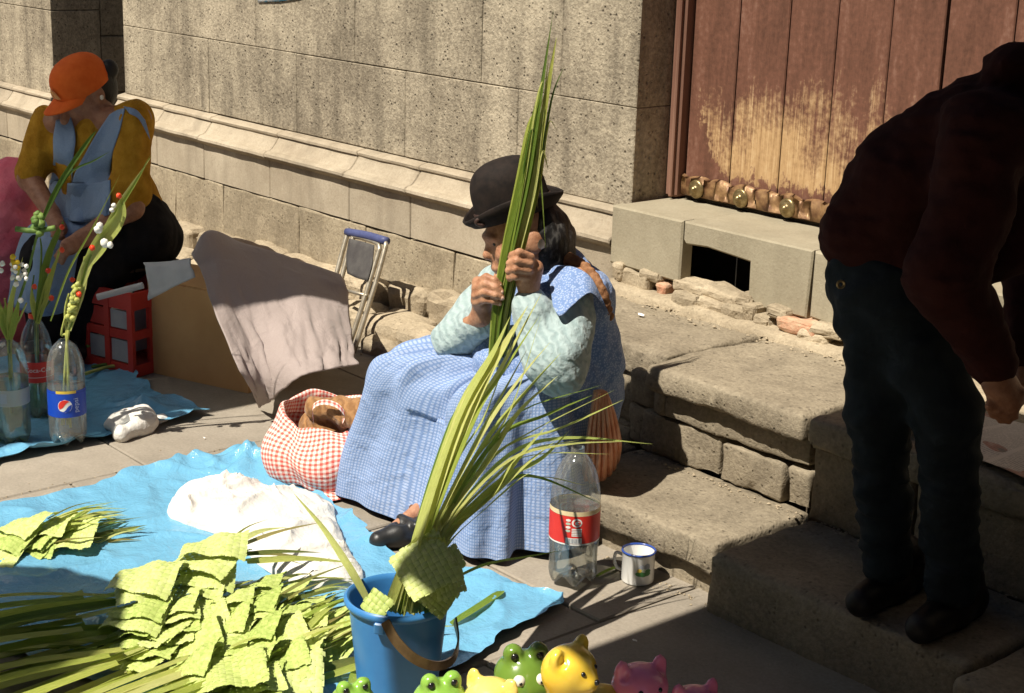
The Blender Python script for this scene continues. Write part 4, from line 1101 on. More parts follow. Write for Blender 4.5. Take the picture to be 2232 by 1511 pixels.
# ---- white cloth heap
def heap(name, outline, zc, hgt, mat, label, cat, seed, n=170, m=70, fold=.0125):
    O = np.array([gz(px, py, .02)[:2] for px, py in outline]); c = O.mean(0)
    t = np.linspace(0, 1, n, endpoint=False)*len(O); i = t.astype(int); u = (t-i)[:, None]
    Q = np.array([O[(i-1) % len(O)], O[i % len(O)], O[(i+1) % len(O)], O[(i+2) % len(O)]])
    ring = .5*((2*Q[1])+(-Q[0]+Q[2])*u+(2*Q[0]-5*Q[1]+4*Q[2]-Q[3])*u*u+(-Q[0]+3*Q[1]-3*Q[2]+Q[3])*u**3)
    s = np.linspace(0, 1, m)
    S = np.zeros((m, n, 3)); S[..., :2] = c+(ring-c)[None]*s[:, None, None]
    th = np.linspace(0, 2*math.pi, n, endpoint=False)
    prof = hgt*(1-s**3.2)+.012
    f = fn3(S[..., :2], 22, seed, 3)
    ridge = 2.2*np.clip(1-np.abs(fn3(S[..., :2]*A(1.3, .5), 13, seed+3, 2))*2.0, 0, 1)**2.5+1.2*np.clip(1-np.abs(fn3(S[..., :2]*A(.5, 1.3), 19, seed+6, 2))*2.2, 0, 1)**3
    S[..., 2] = .014+prof[:, None]*(1+.25*fn3(S[..., :2], 9, seed+8, 2))+fold*(.25*f+.7*ridge)*np.clip((1-s)*5+.35, .2, 1)[:, None]
    S[-1, :, 2] = .012
    S[..., 2] = np.maximum(S[..., 2], .013)
    V = S.reshape(-1, 3)
    return tag(mk(name, V, grid_faces(m, n, True), mat, smooth=True), label, cat)
heap('cloth', [(362, 1118), (400, 1062), (440, 1048), (500, 1040), (545, 1062), (600, 1070), (660, 1085), (722, 1098), (735, 1140), (755, 1190), (778, 1230), (792, 1262), (735, 1282), (660, 1278), (600, 1250), (540, 1210), (470, 1160), (400, 1140)], 0, .038, WHITE,
     'crumpled white cloth lying on the blue sheet', 'cloth', 5)

# ---- palm leaves
def leaf_mat(name, stops, rough=.45, trans=.38):
    m, nt, b = nodes(name)
    v = mapping(nt, 'UV', (9, .6, 1))
    oi = N(nt, 'ShaderNodeObjectInfo')
    st = noise(nt, v, 6, 4, .6)
    f = mathn(nt, 'ADD', mathn(nt, 'MULTIPLY', oi.outputs['Random'], .42), mathn(nt, 'MULTIPLY_ADD', st, 1.0, -.18))
    c = ramp(nt, f, stops)
    nt.links.new(c, b.inputs['Base Color']); b.inputs['Roughness'].default_value = rough; b.inputs['Specular IOR Level'].default_value = .35
    bumpn(nt, b, st, .8, .003)
    tr = N(nt, 'ShaderNodeBsdfTranslucent'); nt.links.new(c, tr.inputs[0]); x = N(nt, 'ShaderNodeMixShader'); x.inputs[0].default_value = trans
    o = nt.nodes['Material Output']; nt.links.new(b.outputs[0], x.inputs[1]); nt.links.new(tr.outputs[0], x.inputs[2]); nt.links.new(x.outputs[0], o.inputs[0])
    return m
LEAF = leaf_mat('palm_leaf', [(.10, (.10, .18, .025)), (.35, (.27, .38, .055)), (.62, (.50, .56, .11)), (.85, (.68, .66, .20)), (1.0, (.74, .66, .30))])
DLEAF = leaf_mat('palm_leaf_dark', [(.15, (.03, .075, .010)), (.5, (.11, .20, .025)), (.8, (.30, .38, .06)), (1.0, (.50, .50, .12))])
PLEAF = leaf_mat('palm_leaf_pale', [(.1, (.40, .48, .09)), (.45, (.58, .63, .17)), (.8, (.74, .72, .28)), (1.0, (.80, .72, .38))])
TIPM = leaf_mat('palm_tip', [(.15, (.06, .09, .02)), (.5, (.22, .25, .06)), (.85, (.42, .32, .12))])
WOVEN = None
def woven_mat():
    m, nt, b = nodes('woven_palm')
    v = mapping(nt, 'UV', (1, 1, 1))
    st = noise(nt, v, 7, 3); oi = N(nt, 'ShaderNodeObjectInfo')
    c = ramp(nt, mathn(nt, 'ADD', mathn(nt, 'MULTIPLY', st, .8), mathn(nt, 'MULTIPLY', oi.outputs['Random'], .25)), [(.25, (.30, .41, .08)), (.5, (.54, .63, .19)), (.75, (.70, .74, .33))])
    nt.links.new(c, b.inputs['Base Color']); b.inputs['Roughness'].default_value = .5; b.inputs['Specular IOR Level'].default_value = .3
    tr = N(nt, 'ShaderNodeBsdfTranslucent'); nt.links.new(c, tr.inputs[0]); x = N(nt, 'ShaderNodeMixShader'); x.inputs[0].default_value = .18
    o = nt.nodes['Material Output']; nt.links.new(b.outputs[0], x.inputs[1]); nt.links.new(tr.outputs[0], x.inputs[2]); nt.links.new(x.outputs[0], o.inputs[0])
    return m
WOVEN = woven_mat()
def blade(path, w, nrm, n=14, fold=.35, taper=.65, base=.7):
    """a folded strip along a path; nrm points out of its upper face"""
    C = spline(path, n); T = np.gradient(C, axis=0); T /= np.linalg.norm(T, axis=1, keepdims=True)
    nrm = np.asarray(nrm, float); S = np.cross(T, nrm); S /= np.linalg.norm(S, axis=1, keepdims=True)+1e-9
    U = np.cross(S, T); t = np.linspace(0, 1, n)
    ww = w*np.clip(np.minimum(base+(1-base)*t/.2, ((1-t)/(1-taper))**.8), .03, 1)
    L = C-S*ww[:, None]*.5+U*(ww*fold)[:, None]*.5; Rr = C+S*ww[:, None]*.5+U*(ww*fold)[:, None]*.5
    V = np.stack([L, C, Rr], 1).reshape(-1, 3)
    uv = np.stack([np.tile([0, .5, 1], n), np.repeat(t*4, 3)], 1)
    return V, grid_faces(n, 3), uv
def weave(n, size, bend, t=.0012, fill=.90):
    """n by n strips plaited over and under; bend(u, v, h) gives the point"""
    mb = MB(); uvs = []
    cs = size/n; r = np.random.default_rng(n*7+int(size*1000))
    for d in (0, 1):
        for i in range(n):
            mid = -size/2+cs*(i+.5); ext = r.uniform(.0, .35)*cs
            al = np.linspace(-size/2-ext, size/2+ext, 2*n+1)
            h = np.array([t*math.cos(math.pi*((a+size/2)/cs-.5+i+d)) for a in al])
            V = []
            for k, a in enumerate(al):
                for s in (-.5, 0, .5):
                    b_ = mid+s*cs*fill
                    u, v = (a, b_) if d == 0 else (b_, a)
                    V.append(bend(u, v, h[k]+(0 if s else .0009)))
            mb.add(V, grid_faces(len(al), 3)); uvs += [(i*.37+d*3.13+s*.25, a*9) for a in al for s in (0, .3, .6)]
    V, F = mb.out(); return V, F, np.array(uvs)
proto = {}
def proto_mesh(key, V, F, uv, mat):
    me = bpy.data.meshes.new(key); me.from_pydata(np.asarray(V).tolist(), [], [list(f) for f in F])
    l = me.uv_layers.new(name='UVMap'); idx = np.zeros(len(me.loops), int); me.loops.foreach_get('vertex_index', idx); l.data.foreach_set('uv', np.asarray(uv, float)[idx].ravel())
    me.materials.append(mat); me.polygons.foreach_set('use_smooth', np.ones(len(me.polygons), bool)); me.update(); proto[key] = me
R45 = .70710678
for k in range(5):
    cvx = [5.0, 6.5, 4.0, 1.5, 6.0][k]; sz = [.115, .10, .11, .125, .095][k]; nn_ = [10, 9, 10, 12, 8][k]
    def bend(u, v, h, k=k, cvx=cvx, sz=sz):
        x = (u-v)*R45*(1.0 if k != 3 else .95); y = (u+v)*R45*.95
        rr_ = x*x+y*y*.55
        z = -cvx*rr_*.62+.010*max(0, y)/.06+.0035*math.sin(x*70+k*2)*abs(y)/.05+.003*math.sin(y*80+x*50+k)
        return (x*(1-cvx*rr_*1.2), y*(1-cvx*rr_*.5), z+h)
    proto_mesh('plate%d' % k, *weave(nn_, sz, bend), WOVEN)
r = np.random.default_rng(3)
for k in range(4):
    L = [.42, .5, .36, .46][k]; c = [(.0, .02), (.02, .03), (-.03, .02), (-.01, .045)][k]
    V, F, uv = blade([(0, 0, 0), (c[0], -L*.5, c[1]*.6), (c[0]*.4, -L, .0)], [.017, .014, .012, .02][k], (0, 0, 1), 12, .5, .97, .8); proto_mesh('stem%d' % k, V, F, uv, [DLEAF, LEAF, PLEAF, LEAF][k])
    L = [.12, .16, .10, .14][k]
    V, F, uv = blade([(0, 0, 0), (.006*k-.008, L*.5, .008), (.01*k-.012, L, .002*k)], [.014, .011, .010, .013][k], (0, 0, 1), 8, .5, .3, .8); proto_mesh('tip%d' % k, V, F, uv, [PLEAF, LEAF, TIPM, TIPM][k])
def part(key, nm, parent, loc, rot, s=1.0):
    o = bpy.data.objects.new(nm, proto[key]); col.objects.link(o); o.parent = parent; o.location = loc; o.rotation_euler = rot; o.scale = (s, s, s); return o
pile_n = 0
def palm_piece(px, py, z, yaw, label, group, k, roll=0, pitch=0, stems=5, tips=5, s=1.0, stemmat=True):
    global pile_n
    pile_n += 1; q = gz(px, py, z); r = np.random.default_rng(pile_n*17+1)
    t = thing('woven_palm', q, label, 'woven palm', group); t.rotation_euler = (pitch, roll, yaw)
    t.scale = (s, s, s)
    for L_ in range(4 if k != 3 else 1):
        part('plate%d' % (k if L_ == 0 else (k+L_*2+pile_n) % 5 if (k+L_*2+pile_n) % 5 != 3 else k), 'woven_plate', t, (.021*L_+r.uniform(-.006, .006), -.016*L_+r.uniform(-.006, .006), .020-.013*L_),
             (r.uniform(-.1, .1)+.10, r.uniform(-.12, .08)-.20, r.uniform(-.25, .25)), 1-.03*L_)
    for i in range(stems):
        a = (i-(stems-1)/2)
        part('stem%d' % ((i+pile_n) % 4), 'stem', t, (a*.013, -.05, -.016+r.uniform(-.01, .004)), (r.uniform(-.06, .01)-z*.0, r.uniform(-.8, .8), a*.035+r.uniform(-.05, .05)), r.uniform(.85, 1.1))
    for i in range(tips):
        a = (i-(tips-1)/2)
        part('tip%d' % r.integers(0, 4), 'leaf_tip', t, (a*.012, .05, -.004+r.uniform(-.006, .008)), (r.uniform(-.1, .2), r.uniform(-.5, .5), -a*.10+r.uniform(-.15, .1)), r.uniform(.9, 1.25))
    return t
yb = .13          # the heap lies with its tips away from the street
GP = 'woven palms heaped on the blue sheet'
palm_piece(462, 1205, .14, yb-.25, 'palm with the broad curled plate on top of the heap, nearest the white cloth', GP, 0, .12, -.12, 0, 7, 1.35)
palm_piece(315, 1275, .125, yb+.0, 'palm with the broad curled plate on the heap, beside the shaded stems', GP, 0, .10, -.12, 3, 2, 1.3)
spots = [(560, 1285, .045), (625, 1300, .04), (675, 1325, .035), (450, 1295, .065), (505, 1315, .06), (565, 1330, .055), (625, 1350, .05), (680, 1372, .04),
         (330, 1345, .06), (385, 1340, .065), (440, 1355, .06), (500, 1368, .055), (560, 1385, .05), (620, 1405, .045), (300, 1385, .05), (360, 1392, .05), (425, 1408, .045), (490, 1425, .042), (555, 1440, .04), (615, 1452, .035), (420, 1455, .04), (560, 1482, .04), (660, 1428, .03)]
def heap_label(i):
    for nm_, a, b_ in (('back row', 0, 3), ('second row', 3, 8), ('third row', 8, 14), ('fourth row', 14, 20), ('front row', 20, 23)):
        if a <= i < b_: return '%s woven palm from the left in the %s of the heap' % (['first', 'second', 'third', 'fourth', 'fifth', 'sixth'][sorted(range(a, b_), key=lambda k: spots[k][0]).index(i)], nm_)
for i, (px, py, z) in enumerate(spots):
    palm_piece(px, py, z+.012, yb-.15+random.uniform(-.3, .3), heap_label(i), GP, [0, 1, 2, 4][i % 4], random.uniform(-.25, .15), random.uniform(-.15, .25), 2 if px < 400 else 0, 3 if px > 540 else 1, random.uniform(.92, 1.12))
palm_piece(730, 1385, .035, yb-.5, 'woven palm with scalloped plates at the edge of the heap, touching the bucket', GP, 2, .3, 0, 0, 2, 1.2)
palm_piece(492, 1497, .05, yb+.1, 'palm with a flat finely plaited disc at the front of the heap', GP, 3, .0, -.1, 4, 0, 1.4)
palm_piece(628, 1488, .035, yb-.2, 'palm with upturned pale plate at the front of the heap, nearest the toys', GP, 4, .35, 0, 1, 2, 1.35)
pb = thing('palm_bunch', gz(330, 1450), 'bunch of pale yellow palm stems in the sun at the front left of the heap', 'palm bunch')
for i in range(11):
    a = gz(330+i*15+random.uniform(-10, 10), 1395+i*8+random.uniform(-8, 8), .055+random.uniform(-.01, .015))
    V, F, uv = blade([a, a+A(random.uniform(.0, .04), -.24, random.uniform(-.03, .01)), a+A(random.uniform(.0, .08), -.5, -.035)], random.uniform(.018, .030), (0, 0, 1), 12, .5, .98, .85)
    V[:, 2] = np.maximum(V[:, 2], .012); mk('stem', V, F, [PLEAF, LEAF, PLEAF][i % 3], pb, smooth=True, uv=uv)
# thick stems running out into the shade
for i in range(24):
    px = 235-8*(i % 5)+random.uniform(-50, 60); py = 1285+i*7.0+random.uniform(-10, 10)
    a = gz(px, py, .05+random.uniform(0, .05)); 
    if i % 12 == 0:
        sb = thing('palm_bunch', gz(px, py, .0), ['bundle of dark green palm stems in the shade at the back of the heap', 'bundle of palm stems in the shade at the front of the heap'][i//12], 'palm bunch')
    V, F, uv = blade([a, a+A(random.uniform(-.03, .01), -.28, random.uniform(-.02, .03)), a+A(random.uniform(-.10, .0), -.62, -.03)], random.uniform(.022, .034), (0, 0, 1), 12, .5, .98, .85)
    V[:, 2] = np.maximum(V[:, 2], .012)
    mk('stem', V, F, [LEAF, PLEAF, LEAF][i % 3], sb, smooth=True, uv=uv)
GL = 'woven palms at the left of the blue sheet'
for i, (px, py, z, l) in enumerate([(55, 1150, .05, 'woven palm with round plate on top of the small left pile'), (30, 1185, .03, 'woven palm at the near edge of the small left pile'), (110, 1160, .035, 'woven palm in the middle of the small left pile'), (155, 1185, .02, 'woven palm with flat plate at the right end of the small left pile'), (85, 1185, .02, 'woven palm at the bottom of the small left pile')]):
    palm_piece(px, py, z, -.45+.1*i, l, GL, i, .1, .05, 1, 5, 1.1)
for i in range(9):
    if i == 0: lb = thing('palm_spray', gz(200, 1160), 'spray of loose green palm leaves beside the small left pile', 'palm spray')
    a = gz(130+random.uniform(-20, 20), 1180-i*4, .03); b_ = gz(250+random.uniform(-30, 50), 1125+random.uniform(-30, 25), .02)
    V, F, uv = blade([a, (a+b_)/2+A(0, 0, .02), b_], .013, (0, 0, 1), 10, .4, .5); mk('palm_leaf', V, F, [LEAF, DLEAF, PLEAF][i % 3], lb, smooth=True, uv=uv)
def loose(pts, w, mat, label, n=14):
    V, F, uv = blade(pts, w, (0, 0, 1), n, .5, .9); tag(mk('palm_strip', V, F, mat, None, smooth=True, uv=uv), label, 'palm strip')
loose([gz(185, 1187, .014), gz(250, 1168, .018), gz(322, 1147, .014)], .014, PLEAF, 'single pale palm strip on the blue sheet beside the left pile')
loose([gz(985, 1362, .016), gz(1040, 1328, .02), gz(1100, 1288, .018)], .022, LEAF, 'thick pale palm stem lying on the blue sheet right of the bucket')
loose([gz(765, 1511, .02), gz(775, 1470, .03), gz(785, 1435, .02)], .022, LEAF, 'short palm stem lying between the bucket and the leftmost toy')
loose([gz(1300, 1258, .006), gz(1325, 1245, .010), gz(1350, 1236, .006)], .012, LEAF, 'small green leaf scrap on the paving beside the enamel mug')

# ---- bucket
BUCK = M('blue_bucket_plastic', (.04, .185, .45), (.05, .22, .50), 10, .38, .08, 60, .001, spec=.5)
HAND = M('brown_metal_bail', (.12, .075, .035), (.20, .13, .06), 40, .35, .2, 90, .001, spec=.6, metal=.5)
bc = (gz(755, 1282, .235)+gz(985, 1316, .235))/2; bc = A(bc[0], bc[1], 0)
ZB = .94
bk = thing('bucket', bc, 'blue plastic bucket with brown handle holding palm leaves', 'bucket')
RB = .106
V, F = lathe([(.002, .006), (.074, .006), (.076, .0), (.080, .002), (.100, .215), (.101, .232), (RB+.002, .236), (RB+.006, .242), (RB+.006, .250), (RB, .2545), (RB-.005, .251), (RB-.007, .243), (RB-.009, .23), (.079, .012), (.002, .010)], bc, 48); V[:, 2] *= ZB
mk('tub', V, F, BUCK, bk, smooth=True, auto=1.0)
for s in (0, math.pi):
    a = facing(bc)+.15+s
    a = facing(bc)-.35 if s == 0 else facing(bc)+math.pi-.35
    c_ = bc+A(math.cos(a)*(RB+.004), math.sin(a)*(RB+.001), .212); V, F = rbox((-.012, -.008, -.012), (.012, .008, .012), .003)
    Rz = np.array([[math.sin(a), math.cos(a), 0], [-math.cos(a), math.sin(a), 0], [0, 0, 1]]); mk('handle_lug', V@Rz.T+c_, F, BUCK, bk)
a0 = facing(bc)-.35
p0 = bc+A(math.cos(a0)*(RB+.016), math.sin(a0)*(RB+.016), .225); p1 = P(995, 1335, float(bc@VH)+.06)
dq = float(bc@VH)
hp_ = [P(840, 1354, dq-.118), P(865, 1398, dq-.135), P(905, 1436, dq-.14), P(950, 1451, dq-.12), P(984, 1438, dq-.06), P(997, 1400, dq+.0), P(990, 1352, dq+.05)]
C = spline(hp_, 36); T = np.gradient(C, axis=0); T /= np.linalg.norm(T, axis=1, keepdims=True)
out_ = C-bc; out_[:, 2] = 0; out_ /= np.linalg.norm(out_, axis=1, keepdims=True); S_ = np.cross(T, out_); S_ /= np.linalg.norm(S_, axis=1, keepdims=True)
V = np.stack([C-S_*.010, C-S_*.010+out_*.004, C+S_*.010+out_*.004, C+S_*.010], 1).reshape(-1, 3)
mk('handle', V, [f[::-1] for f in grid_faces(36, 4, True)], HAND, bk, smooth=True, auto=.6)

# ---- palm bouquet standing in the bucket
bq = thing('palm_bouquet', bc+A(0, 0, .02), 'bouquet of long green and yellow palm leaves with plaited cross, standing in the bucket', 'palm bouquet')
d0 = float(bc@VH)
B0 = [(878, 1330), (890, 1325), (900, 1330), (912, 1325), (925, 1322)]
fan = [  # via points and tip, in the survey frame, then depth at the tip
    ([(915, 1160), (1000, 905), (1075, 770)], (1112, 690), .14, .034, 2), ([(922, 1160), (1010, 900), (1080, 780)], (1128, 712), .12, .030, 0), ([(930, 1160), (1020, 910), (1090, 770)], (1150, 668), .10, .028, 0),
    ([(918, 1165), (990, 930), (1040, 850)], (1075, 770), .16, .036, 2), ([(935, 1165), (1040, 900), (1100, 790)], (1180, 640), .10, .018, 1), ([(925, 1168), (985, 960), (1030, 860)], (1060, 800), .18, .026, 0),
    ([(930, 1170), (1030, 920), (1090, 820)], (1175, 690), .12, .014, 0), ([(940, 1170), (1050, 950), (1130, 830)], (1200, 745), .10, .016, 1), ([(945, 1170), (1060, 960), (1150, 850)], (1222, 770), .12, .012, 0),
    ([(950, 1170), (1080, 960), (1190, 905)], (1290, 862), .16, .022, 0), ([(950, 1172), (1090, 985), (1220, 935)], (1358, 872), .2, .026, 0), ([(955, 1175), (1100, 1000), (1230, 955)], (1422, 968), .24, .020, 0),
    ([(955, 1175), (1100, 1010), (1230, 970)], (1370, 962), .2, .014, 1), ([(950, 1175), (1060, 1010), (1130, 900)], (1215, 820), .10, .030, 1), ([(955, 1180), (1080, 1040), (1160, 980)], (1262, 960), .14, .020, 2),
    ([(960, 1180), (1090, 1050), (1180, 1000)], (1240, 940), .12, .024, 1), ([(965, 1182), (1090, 1060), (1170, 1040)], (1310, 1098), .18, .018, 0), ([(960, 1182), (1080, 1060), (1180, 1040)], (1275, 1058), .16, .012, 0),
    ([(965, 1185), (1060, 1090), (1130, 1000)], (1190, 930), .06, .026, 2), ([(970, 1185), (1070, 1085), (1150, 1010)], (1212, 960), .05, .022, 1), ([(975, 1190), (1070, 1100), (1140, 1040)], (1195, 1015), .04, .014, 2),
    ([(940, 1168), (1020, 1000), (1090, 870)], (1150, 760), .06, .022, 1), ([(935, 1168), (1000, 1000), (1060, 900)], (1130, 700), .06, .014, 1), ([(948, 1172), (1040, 1020), (1130, 900)], (1310, 840), .14, .010, 1),
    ([(945, 1170), (1030, 1010), (1110, 900)], (1180, 690), .06, .009, 1), ([(952, 1174), (1060, 1010), (1160, 940)], (1340, 850), .16, .008, 1), ([(958, 1180), (1080, 1030), (1180, 990)], (1330, 990), .16, .010, 0),
    ([(930, 1165), (1000, 960), (1060, 840)], (1100, 745), .08, .020, 0), ([(928, 1162), (1012, 930), (1070, 820)], (1140, 690), .09, .016, 2)]
for i, (via, tip, dd_, w, mt) in enumerate(fan):
    b0 = B0[i % 5]; L = [P(b0[0], b0[1]+10, d0-.05+.02*(i % 5))]
    for j, v in enumerate(via): L.append(P(v[0], v[1], d0-.075+.012*(i % 6)+(dd_*.6+.30)*[.06, .62, .88][j]))
    L.append(P(tip[0], tip[1], d0-.07+.012*(i % 6)+dd_*.6+.33))
    nrm = -VH*.55+A(-.25, -.65, .55)+IR*random.uniform(-.5, .5)
    V, F, uv = blade(L, w*(.95 if i < 9 else .62), nrm, 22, random.uniform(.1, .35), .55, .55)
    mk('palm_leaf', V, F, [LEAF, PLEAF, PLEAF][(mt+i) % 3] if i % 13 != 3 else DLEAF, bq, smooth=True, uv=uv)
V, F, uv = blade([P(985, 1265, d0-.02), P(1060, 1232, d0+.02), P(1150, 1215, d0+.1), P(1225, 1200, d0+.16)], .012, (0, 0, 1), 14, .4, .5); mk('palm_leaf', V, F, LEAF, bq, smooth=True, uv=uv)
V, F, uv = blade([P(805, 1312, d0-.02), P(760, 1232, d0+.0), P(705, 1150, d0+.08), P(640, 1075, d0+.16)], .017, -VH, 18, .5, .45, .8); mk('palm_stalk', V, F, PLEAF, bq, smooth=True, uv=uv)
# stalks below the plaited cross
for i in range(11):
    x = 862+i*9
    V, F, uv = blade([P(845+i*11, 1330+3*(i % 3), d0-.055+.004*(i % 4)), P(868+i*8, 1265, d0-.06), P(908+i*6, 1170, d0-.06)], .020, -VH+IR*random.uniform(-.5, .5), 10, .5, .99, .9); mk('stalk', V, F, [PLEAF, PLEAF, LEAF][i % 3], bq, smooth=True, uv=uv)
def plate_at(px, py, d, size, ax, roll, n, curl, nm='woven_plate', par=None, tilt=(0, 0)):
    c_ = P(px, py, d); nn_ = unit(-VH+A(0, 0, .35)+IR*tilt[0]+A(0, 0, tilt[1])); e1 = unit(np.cross(A(0, 0, 1), nn_)); e2 = np.cross(nn_, e1)
    cr, sr_ = math.cos(roll), math.sin(roll)
    def bend(u, v, h):
        x = u*cr-v*sr_; y = u*sr_+v*cr
        return c_+e1*x*ax+e2*y+nn_*(h*1.3-curl*x*x*8-curl*.5*y*abs(y)*6)
    V, F, uv = weave(n, size, bend, .0016); return mk(nm, V, F, WOVEN, par, smooth=True, uv=uv)
plate_at(926, 1232, d0-.095, .108, 1.0, .62, 9, .55, par=bq, tilt=(-.1, .4))
plate_at(976, 1256, d0-.08, .08, .8, .25, 7, .8, par=bq, tilt=(.3, .3))
plate_at(955, 1292, d0-.075, .075, .9, .9, 7, .6, par=bq, tilt=(.1, .2))
plate_at(985, 1222, d0-.06, .05, .9, .4, 4, .4, par=bq, tilt=(.5, .2))
plate_at(820, 1318, d0-.075, .048, 1.0, -.5, 4, .5, par=bq, tilt=(-.3, .3))

# ---- palm leaves held up by the seated woman
hbn = thing('palm_bundle', P(1078, 790, 3.80), 'tall bundle of green palm leaves held upright in both hands of the hatted woman', 'palm bundle')
DB = 3.80
hb_ = [([(1078, 785), (1090, 680), (1112, 560), (1150, 400), (1175, 250)], (1203, 45), .040, 0), ([(1085, 780), (1098, 670), (1122, 560), (1160, 400), (1190, 220)], (1213, 82), .036, 1), ([(1076, 780), (1085, 680), (1104, 560), (1135, 400), (1160, 270)], (1188, 150), .034, 1),
       ([(1090, 770), (1105, 660), (1130, 560), (1165, 430), (1185, 330)], (1200, 255), .030, 1), ([(1080, 770), (1092, 660), (1118, 540), (1150, 380), (1178, 200)], (1207, 20), .022, 0), ([(1088, 775), (1100, 665), (1126, 550), (1162, 400), (1180, 270)], (1196, 120), .020, 2),
       ([(1074, 790), (1084, 690), (1098, 590), (1122, 470), (1140, 380)], (1158, 300), .030, 1), ([(1084, 770), (1096, 660), (1120, 550), (1145, 440), (1165, 330)], (1178, 240), .026, 0), ([(1092, 770), (1106, 660), (1134, 555), (1160, 470), (1178, 380)], (1192, 300), .022, 1),
       ([(1080, 790), (1090, 680), (1110, 570), (1140, 430), (1168, 280)], (1195, 175), .016, 2), ([(1086, 790), (1095, 690), (1115, 580), (1148, 430), (1180, 280)], (1209, 150), .014, 0), ([(1082, 800), (1080, 740), (1092, 660), (1112, 560), (1130, 480)], (1146, 400), .026, 2)]
hb_ += [([(a[0]+o_, a[1]) for a in via], (tip[0]+o_*1.2, tip[1]+40+25*k), w*.7, (mt+1+k) % 3) for k, (via, tip, w, mt) in enumerate(hb_[:10]) for o_ in (random.uniform(-16, 16),)]
for i, (via, tip, w, mt) in enumerate(hb_):
    dz_ = .004*(i % 5)-.012; w *= .78
    L = [P(v[0], v[1], DB+dz_-(.012 if v[1] < 700 else 0)) for v in via]+[P(tip[0], tip[1], DB+dz_)]
    V, F, uv = blade(L, w, -VH*.5+A(-.2, -.5, .35)+IR*random.uniform(-.7, .7), 26, random.uniform(.2, .6), .45, .75)
    mk('palm_leaf', V, F, [DLEAF, LEAF, PLEAF][mt], hbn, smooth=True, uv=uv)

# ---- red-white gingham bag
def gingham():
    m, nt, b = nodes('red_gingham'); t = N(nt, 'ShaderNodeTexCoord'); s = N(nt, 'ShaderNodeSeparateXYZ'); nt.links.new(t.outputs['UV'], s.inputs[0])
    def stripe(o): return mathn(nt, 'GREATER_THAN', mathn(nt, 'FRACT', o), .5)
    a = mathn(nt, 'ADD', stripe(s.outputs[0]), stripe(s.outputs[1]))
    c = ramp(nt, mathn(nt, 'MULTIPLY', a, .5), [(.0, (.80, .73, .66)), (.5, (.74, .38, .32)), (1.0, (.64, .11, .085))])
    nt.links.new(c, b.inputs['Base Color']); b.inputs['Roughness'].default_value = .85; b.inputs['Specular IOR Level'].default_value = .15
    v = mapping(nt, 'Object'); bumpn(nt, b, noise(nt, v, 26, 4, .6, .8), .6, .01); return m
GING = gingham()
bgc = A(-3.55, 2.38, 0)
bag = thing('cloth_bag', bgc, 'open red and white gingham cloth bag beside the blue skirt', 'bag')
n = 96; th = np.linspace(0, 2*math.pi, n, endpoint=False)
rr = [(.02, .002, 0, 0), (.09, .006, 0, 0), (.125, .022, 0, 0), (.142, .06, 0, 0), (.146, .10, -.004, .0), (.138, .135, -.008, .005), (.122, .165, -.010, .01), (.112, .190, -.012, .012), (.106, .205, -.012, .012), (.099, .202, -.012, .012), (.098, .185, -.012, .01), (.105, .15, -.01, .008)]
prm = spline(np.array(rr), 44); Vb = np.zeros((44, n, 3))
for i, (a, z, ox, oy) in enumerate(prm):
    u = i/43
    w = a*1.17*(1+.06*np.sin(th*3+1+u*2)*(u > .2)+.028*np.sin(th*7+u*5)+.018*np.sin(th*13+u*9))
    zz = z*(1+.20*np.cos(th-2.5)*max(0, u-.3)+.10*np.sin(th*2+.6)*max(0, u-.35))+.009*np.sin(th*5+8*u)*(u > .1)
    Vb[i] = np.stack([bgc[0]+ox+w*np.cos(th)*1.04, bgc[1]+oy+w*np.sin(th), np.maximum(zz, .004)], 1)
arc = np.concatenate([[0], np.cumsum(np.linalg.norm(np.diff(prm[:, :2], axis=0), axis=1))])
uv = np.stack([np.tile(np.linspace(0, 66, n, endpoint=False), 44), np.repeat(arc*78, n)], 1)
Vw = np.concatenate([Vb, Vb[:, :1]], 1)     # close the seam with its own column so the checks run on
uv = np.stack([np.tile(np.linspace(0, 66, n+1), 44), np.repeat(arc*78, n+1)], 1)
mk('sack_cloth', Vw.reshape(-1, 3), grid_faces(44, n+1), GING, bag, smooth=True, uv=uv)
S = sheet([[gz(665, 1055, .01), gz(700, 1065, .02), gz(745, 1075, .02), gz(775, 1070, .02)], [gz(670, 1075, .006), gz(705, 1092, .01), gz(745, 1088, .01), gz(778, 1080, .008)]], 8, 24)
uv = np.stack([np.tile(np.linspace(0, 11, 24), 8), np.repeat(np.linspace(0, 3, 8), 24)], 1); mk('trailing_corner', S.reshape(-1, 3), grid_faces(8, 24), GING, bag, smooth=True, uv=uv)
# handle loop standing across the mouth
hl = spline([P(683, 925, 4.13), P(682, 893, 4.13), P(705, 882, 4.13), P(735, 890, 4.12), P(751, 910, 4.12), P(746, 925, 4.12)], 30)
V = np.stack([hl, hl+A(0, 0, .012)+VH*.008], 1).reshape(-1, 3); mk('handle_loop', V, grid_faces(30, 2), GING, bag, smooth=True, uv=np.stack([np.tile([0, 1.2], 30), np.repeat(np.linspace(0, 14, 30), 2)], 1))
BROWN = knit('brown_wool', (.34, .18, .075), (.19, .09, .035))
q = bgc+A(-.01, .01, .15)
wool = body('wool_cloth', [('e', q, A(.095, .09, .045), None, 0), ('c', P(690, 890, 4.2), P(790, 900, 4.16), .03, .04, .03), ('c', P(735, 895, 4.18), P(800, 925, 4.12), .03, .03, .02)], .006, BROWN, None, lambda p: .008*fn3(p, 40, 12, 2))
tag(wool, 'brown woollen cloth stuffed in the gingham bag', 'cloth')

